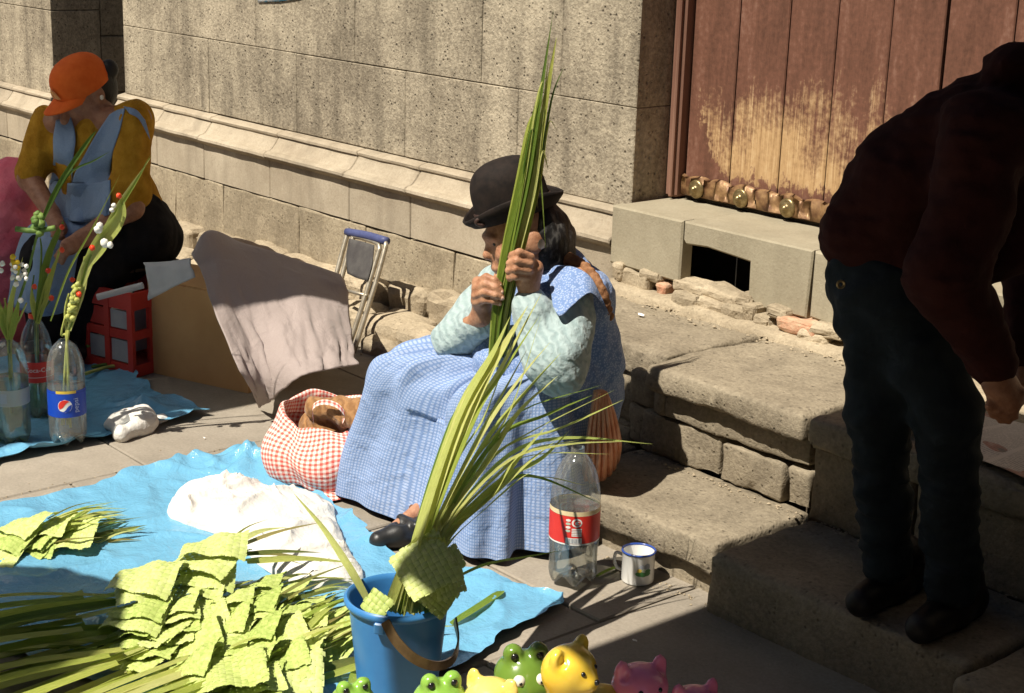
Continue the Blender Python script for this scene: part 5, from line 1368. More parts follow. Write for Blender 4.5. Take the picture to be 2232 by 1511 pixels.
# ---- cardboard box with the mauve cloth thrown over it
CARD = M('brown_cardboard', (.54, .31, .135), (.60, .355, .165), 8, .85, .25, 200, .001, spec=.15)
b0 = gz(328, 812); b1 = gz(541, 858); e1 = unit(b1-b0); W = float(np.linalg.norm(b1-b0)); e2 = A(-e1[1], e1[0], 0); Dp = .40; Hh = .33
box = thing('cardboard_box', (b0+b1)/2+e2*Dp/2, 'brown cardboard box standing in the shade under the mauve cloth', 'box')
def slab(o, a, b_, c_, nm, mat, par):   # thin board spanned by a and b with thickness c
    Vv = np.array([o+i*a+j*b_+k*c_ for i in (0, 1) for j in (0, 1) for k in (0, 1)]); 
    Ff = orient(Vv, [[0, 1, 3, 2], [4, 5, 7, 6], [0, 1, 5, 4], [2, 3, 7, 6], [0, 2, 6, 4], [1, 3, 7, 5]]); return mk(nm, Vv, Ff, mat, par)
zz_ = A(0, 0, 1)
slab(b0, e1*W, zz_*Hh, e2*.004, 'front_panel', CARD, box); slab(b0+e2*(Dp-.004), e1*W, zz_*Hh, e2*.004, 'back_panel', CARD, box)
slab(b0+e2*.005, e2*(Dp-.01), zz_*Hh, e1*.004, 'side_panel', CARD, box); slab(b1+e2*.005-e1*.004, e2*(Dp-.01), zz_*Hh, e1*.004, 'side_panel', CARD, box)
slab(b0+zz_*.003+e1*.005+e2*.005, e1*(W-.01), e2*(Dp-.01), zz_*.004, 'base_panel', CARD, box)
slab(b0+zz_*(Hh+.001)+e2*.004, e1*W, e2*.16+zz_*.03, zz_*.004, 'flap', CARD, box); slab(b0+zz_*(Hh+.001)+e2*(Dp-.004), e1*W, -e2*.16+zz_*.05, zz_*.004, 'flap', CARD, box)
MAUVE = fabric('mauve_cotton', (.345, .285, .265), (.40, .335, .31), 260, .3, bump=.55, wd=.012, wr=16)
CREAMC = M('grey_lining', (.42, .43, .44), (.50, .50, .50), 8, .9, .4, 14, .015)
top = zz_*(Hh+.03)
ctrl = [[b0+e1*.10+e2*.34+top*.98, b0+e1*.2+e2*.42+top*.9, b0+e1*.34+e2*.46+top*.75, b0+e1*.46+e2*.50+top*.55, wy(752, 612, 3.16)],
        [P(424, 552, 5.02), P(458, 505, 5.08), P(530, 532, 5.2), P(640, 568, 5.28), P(742, 600, 5.32)],
        [P(436, 585, 4.96), P(482, 570, 5.0), P(560, 580, 5.1), P(655, 590, 5.2), wx(752, 622, -4.34)],
        [P(456, 642, 4.86), P(508, 655, 4.9), P(585, 650, 4.98), P(670, 640, 5.08), wx(757, 650, -4.32)],
        [P(494, 740, 4.76), wx(548, 735, -4.21), wx(610, 720, -4.16), wx(685, 695, -4.16), wx(765, 715, -4.16)],
        [P(530, 822, 4.70), wx(575, 815, -4.12), wx(632, 785, -4.05), wx(705, 760, -4.04), wx(770, 762, -4.04)],
        [gz(563, 888, .012), wx(598, 868, -4.09), wx(656, 822, -3.97), wx(718, 806, -3.95), wx(777, 796, -3.96)]]
S = sheet(ctrl, 70, 60)
ii, jj = np.meshgrid(np.linspace(0, 1, 70), np.linspace(0, 1, 60), indexing='ij')
S += (e1*.9+zz_*.3)*((.010*fn3(np.stack([jj*1.0, ii*.18], -1), 34, 4, 2)+.005*fn3(np.stack([jj*1.0, ii*.4], -1), 60, 5, 2))*np.clip((ii-.35)*2.2, 0, 1)+.004*fn3(np.stack([jj, ii], -1), 12, 3, 2))[..., None]
S[..., 2] = np.maximum(S[..., 2], .008)
cl = thing('cloth', gz(600, 860), 'mauve cotton cloth draped over the cardboard box, half in sunlight', 'cloth')
o = mk('drape', S.reshape(-1, 3), grid_faces(70, 60), MAUVE, cl, smooth=True); o.modifiers.new('thickness', 'SOLIDIFY').thickness = .004
S = sheet([[P(412, 563, 5.0), P(360, 570, 5.02), P(312, 572, 5.04)], [P(418, 585, 4.97), P(370, 590, 4.99), P(318, 590, 5.01)], [P(425, 604, 4.955), P(372, 628, 4.965), P(322, 655, 4.975)]], 16, 20)
S += e2*(-.006*fn3(S, 50, 6, 2))[..., None]
o = mk('turned_hem', S.reshape(-1, 3), grid_faces(16, 20), CREAMC, cl, smooth=True); o.modifiers.new('thickness', 'SOLIDIFY').thickness = .004
# a second folded sack behind the box
q = P(575, 545, 5.45)
tag(body('sack', [('c', P(520, 560, 5.45), P(640, 600, 5.5), .07, .06, 0), ('c', A(*P(530, 600, 5.5)[:2], .06), A(*P(640, 640, 5.5)[:2], .06), .10, .09, .08)], .009, M('dusty_sack_cloth', (.34, .25, .18), (.42, .32, .24), 9, .9, .6, 20, .01), None, lambda p: .008*fn3(p, 30, 8, 2)), 'dusty brown sack behind the draped box against the wall', 'sack')

# ---- red drinks crate
CRATE = M('red_crate_plastic', (.50, .035, .025), (.58, .05, .035), 12, .5, .2, 50, .002, spec=.35)
CGREY = M('grey_crate_inside', (.34, .30, .31), (.42, .38, .38), 12, .7)
c0 = gz(186, 800); c1 = gz(352, 842); ce1 = unit(c1-c0); CW = .24; ce2 = A(-ce1[1], ce1[0], 0); CH = .30; CD = .26
crate = thing('drinks_crate', c0+ce1*CW/2+ce2*CD/2, 'red plastic drinks crate with grey panels between the cap-wearing woman and the box', 'crate')
def crate_box(x0, x1, y0, y1, z0, z1, nm, mat, par=crate):
    return slab(c0+ce1*x0+ce2*y0+zz_*z0, ce1*(x1-x0), zz_*(z1-z0), ce2*(y1-y0), nm, mat, par)
for y in (0, CD-.014):
    for nm, z0, z1 in (('bottom_rail', .0, .045), ('middle_rail', .13, .165), ('top_rail', .235, .30)): crate_box(.0, CW, y, y+.014, z0+.004, z1, nm, CRATE)
    for x in (0, .105, CW-.024): crate_box(x+.0003, x+.0237, y-.003, y+.012, .006, .298, 'upright', CRATE)
for x in (0, CW-.014):
    for nm, z0, z1 in (('bottom_rail', .0, .045), ('middle_rail', .13, .165), ('top_rail', .235, .30)): crate_box(x+.001, x+.013, .0145, CD-.0145, z0+.004, z1-.001, nm, CRATE)
    for y in (.08, .17): crate_box(x-.002, x+.012, y, y+.022, .006, .296, 'upright', CRATE)
for x in (.027, .132): crate_box(x, x+.078, .004, .010, .052, .128, 'panel', CGREY); crate_box(x, x+.078, .004, .010, .170, .232, 'panel', CGREY if x > .1 else CRATE)
crate_box(.005, CW-.005, .005, CD-.005, .001, .0035, 'floor', CRATE)
for x in (.118,): crate_box(x, x+.004, .02, CD-.02, .05, .22, 'divider', CGREY)
SLAT = M('grey_metal_bar', (.45, .43, .42), None, rough=.5)
q0, q1 = P(212, 648, 4.98), P(312, 622, 4.99); V, F = tube([q0, q1], .011, 10); tag(mk('metal_bar', V, F, SLAT), 'pale flat bar resting across the front of the red crate', 'bar')
# wooden crate she sits on
WOODC = M('seat_crate_wood', (.06, .035, .02), (.10, .06, .035), 18, .85, .4, 60, .003, stretch=(1, 1, .2))
sc_ = A(hipc[0], hipc[1], 0); seat = thing('seat_crate', sc_, 'low dark wooden crate under the cap-wearing woman', 'crate')
for i in range(5):
    V, F = rbox((sc_[0]-.18, sc_[1]-.16+.064*i, .33), (sc_[0]+.18, sc_[1]-.102+.064*i, .35), .003); mk('slat', V, F, WOODC, seat)
for s in (-1, 1):
    for k in range(3):
        V, F = rbox((sc_[0]-.18, sc_[1]+s*.15-.01, .01+.11*k), (sc_[0]+.18, sc_[1]+s*.15+.01, .09+.11*k), .003); mk('side_board', V, F, WOODC, seat)
    for t_ in (-1, 1):
        V, F = rbox((sc_[0]+t_*.165-.014, sc_[1]+s*.135-.004, 0), (sc_[0]+t_*.165+.014, sc_[1]+s*.135+.004, .328), .003); mk('post', V, F, WOODC, seat)

# ---- pink bundle
PINK = M('pink_jacket_cloth', (.62, .10, .16), (.74, .20, .26), 9, .85, .6, 16, .02)
tag(body('bundle', [('c', P(-40, 520, 5.72), P(30, 400, 5.74), .17, .09, 0), ('c', P(-60, 430, 5.76), P(20, 410, 5.76), .13, .09, .06), ('c', A(*P(-20, 560, 5.7)[:2], .05), P(-20, 540, 5.7), .2, .2, .08)], .01, PINK, None, lambda p: .012*fn3(p, 22, 6, 3)), 'pink cloth bundle at the far left behind the seated woman', 'bundle')

# ---- folding stool against the wall
TUBE = M('aged_steel_tube', (.36, .31, .23), (.50, .45, .36), 40, .35, .2, 90, .001, spec=.6, metal=.6)
PAD = M('blue_vinyl', (.055, .065, .16), (.075, .09, .20), 20, .5, .2, 60, .001); SEATF = M('dark_seat_cloth', (.055, .05, .05), (.085, .08, .075), 20, .85, .4, 60, .002)
st = thing('folding_stool', gz(775, 765), 'folded steel stool with blue padded top leaning on the wall', 'stool')
def sy(px, py): return wy(px, py, np.interp(py, [500, 770], [3.40, 3.20]))
for L in ([(722, 640), (757, 512), (764, 504), (830, 519), (840, 530), (838, 548), (812, 640), (770, 770)], [(735, 640), (768, 525), (775, 516), (818, 528), (827, 540), (822, 560), (795, 650), (764, 745)]):
    V, F = tube([sy(*p) for p in L], .0095, 10, 50); mk('frame_tube', V, F, TUBE, st, smooth=True)
V, F = tube([sy(757, 506), sy(800, 514), sy(843, 526)], [.016, .017, .016], 12, 12); mk('padded_bar', V, F, PAD, st, smooth=True)
S = sheet([[sy(768, 520), sy(795, 526), sy(822, 534)], [sy(762, 560), sy(790, 575), sy(818, 575)], [sy(764, 596), sy(785, 606), sy(808, 612)]], 10, 10); S -= A(0, 1, 0)*.012
o = mk('seat_cloth', S.reshape(-1, 3), grid_faces(10, 10), SEATF, st, smooth=True); o.modifiers.new('thickness', 'SOLIDIFY').thickness = .004
V, F = tube([sy(745, 630), sy(800, 645)], .007, 8); mk('cross_tube', V, F, TUBE, st, smooth=True)

# ---- bottles
def bottle(px, py, h, r, label_fn, lab, water, wl, opn=True, neck=True, prof=None):
    c_ = gz(px, py, .010); t = thing('plastic_bottle', c_, lab, 'bottle')
    pr = prof or [(.010, .012), (r*.55, .006), (r*.78, .0), (r*.97, .018), (r, .04), (r, .30*h), (r*1.0, .62*h), (r*.97, .70*h), (r*.80, .82*h), (r*.5, .92*h), (.016, .97*h), (.0145, h)]
    PR = spline([(a, b_, 0) for a, b_ in pr], 54)[:, :2]
    V, F = lathe(PR, c_, 40); a_ = facing(c_)
    # five feet
    ang = np.arctan2(V[:, 1]-c_[1], V[:, 0]-c_[0]); low = np.clip(1-(V[:, 2]-c_[2])/.035, 0, 1)
    V[:, 2] += low*.010*(1+np.cos(5*ang)); rad = 1-.06*low*(1+np.cos(5*ang)); V[:, 0] = c_[0]+(V[:, 0]-c_[0])*rad; V[:, 1] = c_[1]+(V[:, 1]-c_[1])*rad
    mk('shell', V, F, CLEAR, t, smooth=True)
    if water:
        k = PR[:, 1] < wl; Wp = [(max(.001, a-.0015), b_+.0015) for a, b_ in PR[k]]+[(np.interp(wl, PR[:, 1], PR[:, 0])-.0015, wl), (.001, wl)]
        V, F = lathe(Wp, c_, 40)
        ang = np.arctan2(V[:, 1]-c_[1], V[:, 0]-c_[0]); low = np.clip(1-(V[:, 2]-c_[2])/.035, 0, 1); V[:, 2] += low*.010*(1+np.cos(5*ang))
        rad = 1-.06*low*(1+np.cos(5*ang)); V[:, 0] = c_[0]+(V[:, 0]-c_[0])*rad; V[:, 1] = c_[1]+(V[:, 1]-c_[1])*rad
        mk('water', V, F, water, t, smooth=True)
    label_fn(t, c_, r, a_); return t, c_
def lab_red3(t, c_, r, a_):
    w = Wrap(c_, r, a_)
    def add(nm, m, VF): mk(nm, VF[0], VF[1], m, t, smooth=False)
    add('label', RED_L, w.band(-math.pi*r, math.pi*r, .118, .188, .0006)); add('label_edge', CREAM_L, w.band(-math.pi*r, math.pi*r, .1885, .200, .0006)); add('label_edge', WHITE_L, w.band(-math.pi*r, math.pi*r, .114, .1175, .0006))
    x = .006
    add('label_print', WHITE_L, w.disc(x, .172, .0125, .0115)); add('label_print', RED_L, w.disc(x, .172, .0085, .0078, .0014)); add('label_print', WHITE_L, w.disc(x+.001, .172, .0055, .005, .0018)); add('label_print', RED_L, w.band(x+.002, x+.009, .1705, .1735, .0022, 3))
    for i in range(5): add('label_print', WHITE_L, w.band(x-.012, x+.012, .1545-.0042*i, .1575-.0042*i, .001, 5))
    for i in range(4): add('label_print', [WHITE_L, PGRN][i % 2], w.disc(x-.021, .178-.009*i, .006, .0035))
    add('barcode', WHITE_L, w.band(x-.026, x+.013, .119, .133, .001, 8))
    for i in range(13): add('barcode_bar', GREY_L, w.band(x-.023+i*.0026, x-.0222+i*.0026+.0005*(i % 3), .1205, .1318, .0014, 2))
R3 = .0615
big, bcn = bottle(1247, 1262, .345, R3, lab_red3, 'large clear bottle of water with red label beside the steps', WATER, .196,
                  prof=[(.012, .016), (.034, .008), (.050, .0), (.0605, .02), (R3*.96, .05), (R3*.97, .085), (R3*1.0, .112), (R3, .205), (R3*.985, .225), (R3*.93, .25), (R3*.78, .285), (R3*.52, .315), (.018, .33), (.016, .345)])
def lab_blue(t, c_, r, a_):
    w = Wrap(c_, r, a_)
    def add(nm, m, VF): mk(nm, VF[0], VF[1], m, t, smooth=False)
    add('label', BLUE_L, w.band(-math.pi*r, math.pi*r, .092, .165)); add('label_edge', YEL_L, w.band(-.032, .028, .1655, .174, .0006)); add('label_edge', BLUE_L, w.band(-math.pi*r, math.pi*r, .1655, .172, .0003))
    x, z = -.006, .128; R_ = .0205
    add('logo', WHITE_L, w.disc(x, z, R_, R_, .001))
    # red upper and blue lower field with a wave between them, tilted
    for m, lo, hi, ph in ((RED_L, .12, .93, 0), (BLUE_L, -.93, -.42, 0)):
        Vv = []; 
        for v in np.linspace(0, 1, 9):
            for u in np.linspace(-1, 1, 19):
                cu = .16*math.sin(u*2.6)
                l0, h0 = (lo+cu, math.sqrt(max(0, 1-u*u))*.93) if lo > 0 else (-math.sqrt(max(0, 1-u*u))*.93, hi+cu)
                if l0 > h0: l0 = h0
                vv = l0+(h0-l0)*v; uu = u*.93
                ca, sa = math.cos(.55), math.sin(.55); Vv.append((x+R_*(uu*ca-vv*sa), z+R_*(uu*sa+vv*ca)))
        add('logo', m, (w.pts(Vv, .0016), grid_faces(9, 19)))
    add('lettering', paintm('lettering_pale', (.45, .55, .75)), w.text('pepsi', x+.033, z, .022, .001, math.pi/2))
def lab_coke(t, c_, r, a_):
    w = Wrap(c_, r, a_)
    def add(nm, m, VF): mk(nm, VF[0], VF[1], m, t, smooth=False)
    add('label', RED_L, w.band(-math.pi*r, math.pi*r, .125, .19)); add('lettering', WHITE_L, w.text('Coca-Cola', .006, .165, .020)); add('label_edge', WHITE_L, w.band(-math.pi*r, math.pi*r, .141, .1425, .001))
def lab_pale(t, c_, r, a_):
    w = Wrap(c_, r, a_); V, F = w.band(-math.pi*r, math.pi*r, .125, .175); mk('label', V, F, clear('frosted_label', (.75, .72, .68), .1, .3, .35), t)
    V, F = w.band(-.03, -.01, .135, .165, .001); mk('label_print', V, F, GREY_L, t)
domeprof = [(.008, .014), (.030, .008), (.044, .0), (.054, .02), (.0555, .05), (.0555, .20), (.0545, .235), (.050, .262), (.042, .285), (.030, .303), (.020, .312), (.016, .318)]
pep, pepc = bottle(150, 962, .318, .0555, lab_blue, 'clear bottle with blue label holding a palm spray, nearest of the three', WATER, .178, prof=domeprof)
cok, cokc = bottle(86, 908, .33, .05, lab_coke, 'clear bottle with red label holding green sprigs, behind the other two', GREENW, .12)
pal, palc = bottle(28, 962, .318, .0555, lab_pale, 'clear bottle with faded label and flowers at the left edge of the picture', GREENW, .20, prof=domeprof)

# ---- flower sprays in the bottles
REDB = M('red_berry', (.70, .05, .015), (.80, .09, .03), 30, .4); WHF = M('white_petal', (.75, .73, .66), (.82, .80, .72), 30, .8); YEF = M('yellow_petal', (.70, .48, .03), None, rough=.8)
STEMG = M('green_stem', (.07, .14, .025), (.16, .24, .05), 30, .6, .3, 60, .002); STEMY = M('yellow_green_stem', (.30, .33, .07), (.46, .46, .12), 30, .6, .3, 60, .002)
def dot(par, nm, p, r_, m, seed=0):
    V, F = lathe([(r_*math.sin(a), -r_*math.cos(a)) for a in np.linspace(.05, math.pi-.05, 7)], p, 9); V = V+.25*r_*np.random.default_rng(seed).normal(size=V.shape)*.4; mk(nm, V, F, m, par, smooth=True)
def stalk(par, pts, r_, m, nm='stem'): V, F = tube(pts, r_, 6, 16); mk(nm, V, F, m, par, smooth=True)
def spray(nm, bc_, lab, d): return thing(nm, bc_, lab, 'flower spray'), d
s1, d1 = spray('palm_spray', pepc+A(0, 0, .02), 'pale palm spray with white knots and red beads in the blue-labelled bottle', float(pepc@VH))
base = pepc+A(0, 0, .05)
for tip in ((150, 640), (160, 655), (185, 560), (172, 645), (142, 690)): stalk(s1, [base+A(random.uniform(-.02, .02), random.uniform(-.02, .02), 0), P(146, 745, d1), P(tip[0]-8, tip[1]+40, d1), P(tip[0], tip[1], d1-.01)], [.004, .004, .003], STEMY)
for L, w, m in (([(150, 720), (176, 640), (190, 570), (222, 515), (262, 440), (330, 342)], .022, PLEAF), ([(150, 720), (172, 650), (200, 560), (250, 470), (300, 390), (328, 338)], .014, LEAF), ([(190, 575), (225, 520), (262, 470), (265, 425)], .045, PLEAF), ([(165, 650), (190, 575), (215, 530), (235, 500)], .030, PLEAF), ([(110, 700), (150, 590), (200, 500), (262, 380)], .006, LEAF)):
    V, F, uv = blade([P(a, b_, d1-.02) for a, b_ in L], w, -VH+IR*.3, 18, .5, .5, .6); mk('palm_leaf', V, F, m, s1, smooth=True, uv=uv)
for i in range(26):
    u = i/26; dot(s1, 'braid_bead', P(170-18*u+6*math.sin(i*2.4), 620+80*u, d1-.03+.01*math.sin(i)), .009, STEMY if i % 3 else PLEAF, i)
for px, py, r_ in ((214, 500, .012), (218, 492, .010), (228, 530, .013), (240, 534, .010), (248, 448, .007), (244, 458, .007)): dot(s1, 'white_knot', P(px, py, d1-.045), r_, WHF, px)
for px, py in ((259, 427), (172, 642), (201, 540)): dot(s1, 'red_bead', P(px, py, d1-.05), .0085, REDB, px)
s2, d2 = spray('palm_spray', cokc+A(0, 0, .02), 'green sprigs dotted with red berries in the red-labelled bottle', float(cokc@VH))
for L, r_, m in (([(84, 860), (78, 715), (95, 600), (125, 520), (138, 485)], .005, STEMG), ([(86, 860), (80, 715), (70, 640), (74, 600)], .004, STEMG), ([(84, 860), (80, 712), (105, 640), (130, 540)], .005, STEMY), ([(84, 850), (82, 712), (90, 560), (88, 520)], .004, STEMG), ([(86, 850), (80, 712), (112, 650)], .004, STEMG)):
    stalk(s2, [P(a, b_, d2) for a, b_ in L], [r_, r_, r_*.6], m)
for L, w in (([(80, 700), (95, 600), (115, 530), (138, 480)], .022), ([(80, 700), (72, 660), (68, 625)], .018), ([(82, 705), (104, 620), (132, 545)], .020), ([(80, 705), (98, 660), (112, 640)], .014)):
    V, F, uv = blade([P(a, b_, d2-.02) for a, b_ in L], w, -VH+IR*.2, 14, .5, .5, .6); mk('palm_leaf', V, F, DLEAF if w > .02 else LEAF, s2, smooth=True, uv=uv)
for px, py in ((105, 590), (75, 625), (112, 650), (135, 545), (158, 610), (135, 495)): dot(s2, 'red_berry', P(px, py, d2-.035), .0085, REDB, px+py)
V, F = lathe([(.0155, -.008), (.0175, -.006), (.0175, .006), (.0155, .008)], cokc+A(0, 0, .328), 20); mk('red_band', V, F, REDB, s2, smooth=True)
s3, d3 = spray('flower_spray', palc+A(0, 0, .02), 'white and yellow flowers with a small palm cross in the leftmost bottle', float(palc@VH))
for L, r_, m in (([(28, 900), (20, 745), (40, 660), (62, 590), (88, 480)], .005, STEMG), ([(26, 900), (18, 745), (5, 680), (-10, 640)], .005, STEMY), ([(28, 900), (22, 745), (30, 640), (40, 590)], .004, STEMG), ([(28, 900), (22, 745), (10, 650)], .004, STEMY), ([(28, 900), (24, 745), (45, 690), (58, 660)], .004, STEMY)):
    stalk(s3, [P(a, b_, d3) for a, b_ in L], [r_, r_, r_*.7], m)
for L, w in (([(20, 740), (0, 680), (-20, 640)], .025), ([(22, 740), (34, 690), (42, 650)], .020), ([(20, 740), (24, 660), (50, 560)], .016), ([(88, 490), (130, 400), (190, 310), (210, 285)], .014), ([(100, 470), (150, 380), (205, 350), (240, 330)], .006), ([(20, 740), (10, 700), (12, 660)], .02)):
    V, F, uv = blade([P(a, b_, d3-.02) for a, b_ in L], w, -VH+IR*.2, 14, .5, .5, .6); mk('palm_leaf', V, F, DLEAF if w < .015 else LEAF, s3, smooth=True, uv=uv)
stalk(s3, [P(34, 499, d3-.02), P(75, 503, d3-.02), P(120, 497, d3-.02)], .0085, STEMG, 'cross_bar')
for i in range(9): dot(s3, 'leaf_knot', P(82+8*math.sin(i*1.9), 468+5*i, d3-.02+.008*math.cos(i)), .012, STEMG, i)
for i in range(16): dot(s3, 'white_flower', P(42+16*math.sin(i*2.4), 592+16*math.cos(i*1.7), d3-.03+.012*math.sin(i)), .0065, WHF, 40+i)
for px, py in ((45, 655), (35, 620), (5, 575), (2, 590)): dot(s3, 'white_flower', P(px, py, d3-.03), .008, WHF, px)
for i in range(7): dot(s3, 'yellow_flower', P(32+6*math.sin(i*2), 572+12*math.cos(i*1.6), d3-.035), .0075, YEF, 70+i)
for i, L in enumerate(([(190, 755), (260, 732), (318, 715)], [(185, 815), (235, 800), (275, 795)], [(200, 800), (255, 792), (300, 800)])):
    pts = [gz(a, b_, .03 if i else .08) for a, b_ in L]
    V, F = tube(pts, .006, 6, 14); tag(mk('loose_sprig', V, F, STEMY if i == 1 else STEMG, None, smooth=True), ['thin green stem leaning against the red crate', 'yellow green stem lying on the blue sheet beside the bottles', 'leafy green stem lying below the red crate'][i], 'stem')

# ---- enamel mug
ENAM = M('white_enamel', (.74, .73, .70), (.80, .79, .76), 10, .22, .05, 30, .001, spec=.6); RIMB = M('blue_enamel_rim', (.03, .07, .30), None, rough=.25, spec=.6)
mc = gz(1389, 1266); mc = A(mc[0], mc[1], .001); mug = thing('enamel_mug', mc, 'white enamel mug with blue rim standing on the paving by the step', 'mug')
MR = .0405
V, F = lathe([(.001, .002), (MR-.004, .0015), (MR-.001, .003), (MR, .007), (MR, .078), (MR+.0015, .0805), (MR-.001, .081), (MR-.002, .078), (MR-.002, .006), (.001, .0045)], mc, 40); mk('cup', V, F, ENAM, mug, smooth=True, auto=.8)
V, F = lathe([(MR+.0003, .0775), (MR+.0028, .0795), (MR+.0028, .0825), (MR+.0002, .0838), (MR-.0024, .0822), (MR-.0022, .079)], mc, 40); mk('rim', V, F, RIMB, mug, smooth=True)
hd = unit(-IR*.95+VH*.3)
V, F = tube([mc+hd*(MR-.002)+A(0, 0, .062), mc+hd*(MR+.016)+A(0, 0, .066), mc+hd*(MR+.020)+A(0, 0, .045), mc+hd*(MR+.012)+A(0, 0, .026), mc+hd*(MR-.002)+A(0, 0, .022)], .0042, 8, 20); mk('handle', V, F, ENAM, mug, smooth=True)
w = Wrap(mc, MR, facing(mc))
for m, x, z, rx, rz, lf in ((GRN_L, .014, .034, .020, .008, .0006), (GREY_L, .012, .049, .010, .009, .0005), (GREY_L, .024, .052, .008, .009, .0005), (YEL_L, .004, .043, .006, .005, .0009), (PGRN, .016, .043, .008, .005, .0009), (GRN_L, .026, .041, .008, .005, .0011)):
    V, F = w.disc(x, z, rx, rz, lf); mk('printed_picture', V, F, m, mug)

# ---- newspaper on the upper step, scraps, poster
def paper_mat():
    m, nt, b = nodes('newsprint'); v = mapping(nt, 'UV', (1, 1, 1)); s = N(nt, 'ShaderNodeSeparateXYZ'); nt.links.new(v, s.inputs[0])
    li = mathn(nt, 'GREATER_THAN', mathn(nt, 'FRACT', mathn(nt, 'MULTIPLY', s.outputs[1], 46.0)), .55); co = mathn(nt, 'GREATER_THAN', mathn(nt, 'FRACT', mathn(nt, 'MULTIPLY', s.outputs[0], 5.0)), .1)
    nz = noise(nt, v, 90, 2); k = mathn(nt, 'MULTIPLY', mathn(nt, 'MULTIPLY', li, co), mathn(nt, 'GREATER_THAN', nz, .45))
    pic = mathn(nt, 'GREATER_THAN', noise(nt, v, 3.0, 1), .60)
    c = mix(nt, mathn(nt, 'MULTIPLY', k, .6), (.58, .53, .48), (.18, .17, .16)); c = mix(nt, mathn(nt, 'MULTIPLY', pic, .7), c, ramp(nt, noise(nt, v, 14, 3), [(.35, (.08, .07, .06)), (.5, (.35, .10, .06)), (.68, (.45, .40, .33))]))
    nt.links.new(c, b.inputs['Base Color']); b.inputs['Roughness'].default_value = .85; bumpn(nt, b, noise(nt, v, 6, 3), .3, .01); return m
S = sheet([[(-2.12, 3.06, .424), (-2.10, 3.2, .426), (-2.12, 3.32, .424)], [(-1.88, 3.0, .430), (-1.88, 3.18, .432), (-1.86, 3.32, .424)], [(-1.62, 2.965, .424), (-1.62, 3.15, .436), (-1.6, 3.3, .425)], [(-1.4, 2.97, .424), (-1.4, 3.15, .428), (-1.38, 3.3, .424)]], 30, 24)
S[..., 2] += .004*(1+fn3(S[..., :2], 18, 3, 2))
uv = np.stack(np.meshgrid(np.linspace(0, 1, 30), np.linspace(0, 1, 24), indexing='ij'), -1).reshape(-1, 2)
tag(mk('newspaper', S.reshape(-1, 3), grid_faces(30, 24), paper_mat(), smooth=True, uv=uv), 'open newspaper spread on the shaded upper step behind the man', 'newspaper')
SCRAP = M('paper_scrap_white', (.75, .72, .66), (.82, .80, .75), 20, .8)
def scrap(px, py, z, s, lab, sd):
    c_ = gz(px, py, z); r = np.random.default_rng(sd); a = r.uniform(0, 3); V = []
    for i in range(7):
        t_ = i/7*6.283; V.append(c_+A(math.cos(t_)*s*r.uniform(.7, 1.3), math.sin(t_)*s*.5*r.uniform(.6, 1.2), r.uniform(0, .5)*s))
    V += [c_+A(0, 0, s*.5), c_-A(0, 0, s*.1)]; F = [[i, (i+1) % 7, 7] for i in range(7)]+[[(i+1) % 7, i, 8] for i in range(7)]
    tag(mk('paper_scrap', V, F, SCRAP), lab, 'scrap')
for i, (px, py, z, s, lab) in enumerate([(1397, 688, .418, .013, 'narrow white scrap on the sunny landing left of the hole'), (1628, 718, .418, .010, 'small white scrap on the landing below the hole'), (1655, 722, .42, .012, 'white crumb of plaster below the threshold'), (1652, 698, .425, .010, 'white crumb of plaster wedged in the rubble'),
                                     (1384, 1397, .006, .007, 'tiny white scrap on the shaded paving near the mug'), (1900, 1462, .006, .007, 'tiny white scrap on the paving at the bottom right'), (445, 955, .004, .006, 'tiny yellow-white crumb on the paving behind the blue sheet')]): scrap(px, py, z, s, lab, i)
S = sheet([[wy(562, 6, WY-.006), wy(610, 3, WY-.008), wy(655, -2, WY-.006)], [wy(560, -40, WY-.006), wy(610, -44, WY-.006), wy(652, -48, WY-.006)], [wy(556, -160, WY-.006), wy(600, -164, WY-.006), wy(640, -168, WY-.006)]], 10, 10)
def poster_mat():
    m, nt, b = nodes('poster_paper'); p = geo(nt); c = ramp(nt, noise(nt, p, 14, 2), [(.42, (.10, .42, .66)), (.52, (.70, .72, .72))]); nt.links.new(c, b.inputs['Base Color']); b.inputs['Roughness'].default_value = .6; return m
o = mk('poster', S.reshape(-1, 3), grid_faces(10, 10), poster_mat(), smooth=True); o.modifiers.new('thickness', 'SOLIDIFY').thickness = .001; tag(o, 'lower edge of a blue and white paper notice on the stone wall', 'poster')

# ---- plastic toys in the foreground
def toy_mat(name, c, c2): 
    m = M(name, c, c2, 9, .22, .05, 30, .001, spec=.55, sss=.35); b = m.node_tree.nodes['Principled BSDF']; b.inputs['Subsurface Radius'].default_value = (.03, .03, .02); b.inputs['Coat Weight'].default_value = .3; return m
TG = toy_mat('green_toy_plastic', (.22, .42, .06), (.28, .50, .08)); TDG = toy_mat('shaded_green_toy_plastic', (.12, .22, .03), (.17, .28, .04)); TY = toy_mat('yellow_toy_plastic', (.80, .48, .02), (.85, .62, .08)); TP = toy_mat('pink_toy_plastic', (.85, .22, .36), (.88, .30, .42)); TPY = toy_mat('pale_yellow_toy_plastic', (.80, .62, .12), (.84, .70, .22))  # darker green copy has the frog's shade painted into the plastic
EYEB = M('toy_eye_black', (.012, .012, .012), None, rough=.2, spec=.6); EYEW = M('toy_eye_white', (.78, .74, .62), None, rough=.25, spec=.5)
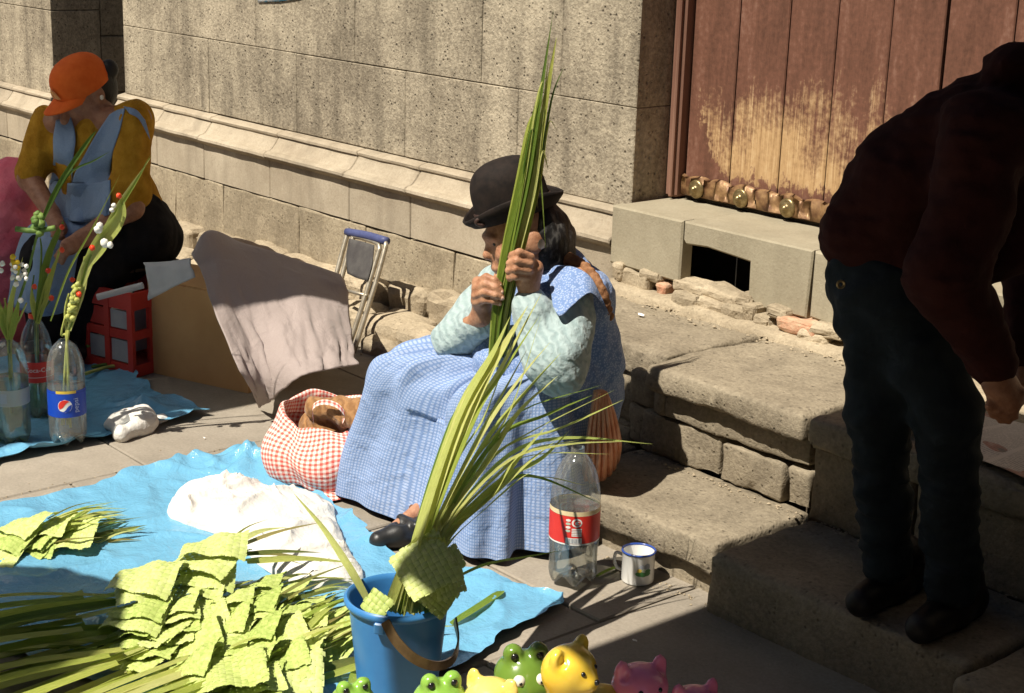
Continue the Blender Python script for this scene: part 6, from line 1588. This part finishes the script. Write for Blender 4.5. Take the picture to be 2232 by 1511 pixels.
def toy(kind, px, py, d, m, s, lab, yaw=0.0):
    h = P(px, py, d); t = thing('toy_'+kind, A(h[0], h[1], 0), lab, 'toy'); z = h[2]
    f = unit(-VH*math.cos(yaw)-IR*math.sin(yaw)); sd = np.cross(zz_, f)
    Rt = np.stack([f, sd, zz_], 1)
    pr = [('e', h, A(.075, .085, .068)*s, Rt, 0), ('c', A(h[0], h[1], z-.05*s), A(h[0], h[1], .05), .055*s, .08*s, .03)]
    if kind == 'frog':
        for k in (-1, 1): pr += [('e', h+sd*k*.036*s+zz_*.068*s+f*.012*s, A(.030, .029, .031)*s, Rt, .008)]
        pr += [('e', h+f*.05*s-zz_*.02*s, A(.04, .075, .03)*s, Rt, .02)]
        for k in (-1, 1): pr += [('s', h+sd*k*.036*s+zz_*.066*s+f*.040*s, A(.014, .014, .016)*s, Rt, .004)]
    else:
        er = (.020, .026, .034) if kind == 'bear' else (.014, .024, .040)
        for k in (-1, 1): pr += [('e', h+sd*k*.060*s+zz_*(.050 if kind != 'pig' else .052)*s, A(*er)*s, Rt, .008)]
        pr += [('e', h+f*.06*s-zz_*.022*s, A(.035, .036, .028)*s, Rt, .012)]
        for k in (-1, 1): pr += [('s', h+sd*k*.060*s+zz_*.052*s+f*.018*s, A(.008, .014, .02)*s, Rt, .006)]
    body('figure', pr, .0055, m, t)
    def ball(p, r_, mm, nm):
        V, F = lathe([(r_*math.sin(a), -r_*math.cos(a)) for a in np.linspace(.04, math.pi-.04, 9)], p, 14); mk(nm, V, F, mm, t, smooth=True)
    if kind == 'frog':
        for k in (-1, 1): ball(h+sd*k*.036*s+zz_*.068*s+f*.027*s, .0125*s, EYEB, 'pupil')
        for k in (-1, 1): ball(h+sd*k*.030*s+f*.066*s+zz_*.012*s, .018*s, EYEW, 'cheek_eye'); ball(h+sd*k*.030*s+f*.0815*s+zz_*.012*s, .005*s, EYEB, 'pupil')
    else:
        ball(h+f*.093*s-zz_*.012*s, .0085*s, EYEB, 'nose')
        for k in (-1, 1): ball(h+f*.066*s+sd*k*.030*s+zz_*.016*s, .0075*s, EYEB, 'eye')
    return t
toy('frog', 768, 1532, 2.50, TG, .50, 'small green toy frog at the bottom edge left of the bucket', -.5)
toy('frog', 958, 1526, 2.50, TG, .58, 'bright green toy frog in front of the blue bucket', -.35)
toy('cat', 1072, 1528, 2.50, TPY, .62, 'pale yellow toy cat between the two larger green frogs', .5)
toy('frog', 1142, 1468, 2.62, TDG, .66, 'green toy frog darkened for shade, with the tallest eyes, left of the yellow bear', -.25)
toy('bear', 1240, 1458, 2.47, TY, .62, 'bright yellow toy bear in front of the paving shadow edge', -.95)
toy('bear', 1312, 1540, 2.66, TY, .62, 'dull yellow toy bear in the shade right of the bright one', -.2)
toy('pig', 1394, 1496, 2.68, TP, .66, 'pink toy pig in the shade right of the yellow bears', -.4)
toy('pig', 1512, 1540, 2.68, TP, .6, 'pink toy pig showing only an ear at the bottom edge', -.4)

# ---- unseen canopies: right awning and round one added to throw the shade
CANV = M('awning_canvas', (.05, .06, .08), (.07, .08, .10), 6, .9, .4, 20, .01); POLE = M('galvanised_pole', (.35, .35, .34), (.45, .45, .44), 30, .4, .1, 60, .001, metal=.6)
THINC, _nt, _b = nodes('thin_white_awning_sheet')
_tr = N(_nt, 'ShaderNodeBsdfTranslucent'); _tr.inputs[0].default_value = (.95, .95, .93, 1); _b.inputs['Base Color'].default_value = (.6, .6, .58, 1)  # translucency raised so fill light reaches the shade below
_x = N(_nt, 'ShaderNodeMixShader'); _x.inputs[0].default_value = .93; _nt.links.new(_b.outputs[0], _x.inputs[1]); _nt.links.new(_tr.outputs[0], _x.inputs[2]); _nt.links.new(_x.outputs[0], _nt.nodes['Material Output'].inputs[0])
def awning(x0, x1, y0, y1, z, poles, lab, cm_):
    t = thing('shade_awning', ((x0+x1)/2, (y0+y1)/2, 0), lab, 'awning')
    xs_ = np.linspace(x0, x1, 24); ys_ = np.linspace(y0, y1, 16); V = np.array([(x, y, z+.0*math.sin(x)) for x in xs_ for y in ys_]); V[:, 2] += -.05*np.sin((V[:, 0]-x0)/(x1-x0)*math.pi)*np.sin((V[:, 1]-y0)/(y1-y0)*math.pi)
    o = mk('canopy', V, grid_faces(24, 16), cm_, t, smooth=True); o.modifiers.new('thickness', 'SOLIDIFY').thickness = .004
    for a, b_ in (((x0, y0), (x1, y0)), ((x0, y1), (x1, y1)), ((x0, y0), (x0, y1)), ((x1, y0), (x1, y1))):
        V, F = tube([(*a, z-.015), (*b_, z-.015)], .014, 8); mk('rail', V, F, POLE, t, smooth=True)
    if cm_ is CANV:
        S = sheet([[(-.75, 1.8, .02), (-.72, 2.6, .02), (-.75, 3.4, .02)], [(-.75, 1.8, z-.03), (-.75, 2.6, z-.03), (-.75, 3.4, z-.03)]], 8, 40); S[..., 0] += .03*np.sin(S[..., 1]*14); mk('sky_block_curtain', S.reshape(-1, 3), grid_faces(8, 40), CANV, t, smooth=True)  # unseen curtain added to keep sky light off the steps
    for (x, y) in poles: V, F = tube([(x, y, 0), (x, y, z-.015)], .018, 8); mk('pole', V, F, POLE, t, smooth=True)
awning(-2.308, .6, .27, 2.0, 2.6, [(-2.31, .285), (.58, .285), (.58, 1.985), (-.82, 1.985)], 'added awning that shades the steps, unseen on the right', CANV)  # added out of view to shade the man and the right-hand steps
awning(-7.0, -4.295, .12, 1.75, 2.3, [(-4.3, .135), (-6.98, .135), (-6.98, 1.735), (-6.0, 1.1)], 'market awning shading the seated woman in the cap, out of view on the left', THINC)
pu = thing('added_parasol', (-3.15, -.04, 0), 'small round unseen canopy added to shade the palm heap', 'added_parasol')  # added, unseen; casts a round shadow over the palm stems
V, F = lathe([(.40, 1.88), (.3, 1.93), (.15, 1.99), (.005, 2.02)], (-3.15, -.04, 0), 32); o = mk('canopy', V, F, THINC, pu, smooth=True); o.modifiers.new('thickness', 'SOLIDIFY').thickness = .003
V, F = tube([(-3.15, -.04, 0), (-3.15, -.04, 2.02)], .014, 8); mk('pole', V, F, POLE, pu, smooth=True)

# ---- house across the street, unseen behind the photographer, added to block low sky
opp = thing('house', (-3, -9.5, 0), 'plastered house across the street, out of view behind the camera', 'house')
PLAS = M('ochre_plaster', (.16, .12, .08), (.22, .17, .11), 3, .9, .4, 30, .01); ROOFT = M('roof_tile', (.22, .09, .05), (.28, .13, .08), 8, .85); GLASSD = M('window_glass', (.03, .035, .04), None, rough=.15)
V, F = rbox((-16, -11, 0), (11, -8.6, 8.5), .02); mk('wall', V, F, PLAS, opp)
V, F = rbox((-16.3, -11.3, 8.5), (11.3, -8.2, 8.8), .02); mk('roof', V, F, ROOFT, opp)
for i in range(7):
    for z in (1.4, 5.0):
        V, F = rbox((-14.5+3.6*i, -8.605, z), (-13.3+3.6*i, -8.55, z+1.8), .01); mk('window', V, F, GLASSD, opp)

# ---- grit in the joints and along the steps
r = np.random.default_rng(77); mb = MB()
def pebble(x, y, z, s_):
    a = r.uniform(.6, 1.3, (6, 3))*s_; B_ = np.array([(1, 0, 0), (-1, 0, 0), (0, 1, 0), (0, -1, 0), (0, 0, .7), (0, 0, -.5)])*a
    th_ = r.uniform(0, 6.28); R_ = np.array([[math.cos(th_), -math.sin(th_), 0], [math.sin(th_), math.cos(th_), 0], [0, 0, 1]])
    mb.add(B_@R_.T+A(x, y, z+.3*s_), [(0, 2, 4), (2, 1, 4), (1, 3, 4), (3, 0, 4), (2, 0, 5), (1, 2, 5), (3, 1, 5), (0, 3, 5)])
for _ in range(260): pebble(r.uniform(-3.6, -1.7), 2.985-abs(r.normal(0, .018)), .147, r.uniform(.002, .006))
for _ in range(220): pebble(r.uniform(-3.5, -1.65), 3.47-abs(r.normal(0, .05)), .415, r.uniform(.002, .008))
for _ in range(200): pebble(r.uniform(-2.9, -1.7), 2.645-abs(r.normal(0, .02)), 0, r.uniform(.002, .005))
for _ in range(240): pebble(r.uniform(-6.9, -3.7), 3.3-abs(r.normal(0, .07)), 0, r.uniform(.003, .009))
for _ in range(320): pebble(r.uniform(-4.5, -1.9), r.uniform(1.3, 2.6), 0, r.uniform(.001, .003))
for _ in range(150): pebble(-3.942+r.normal(0, .006), r.uniform(1.3, 3.3), 0, r.uniform(.0015, .004))
V, F = mb.out(); tag(mk('grit', V, F, RUBBLE), 'loose grit and crumbs of mortar along the steps and joints', 'grit', kind='stuff')
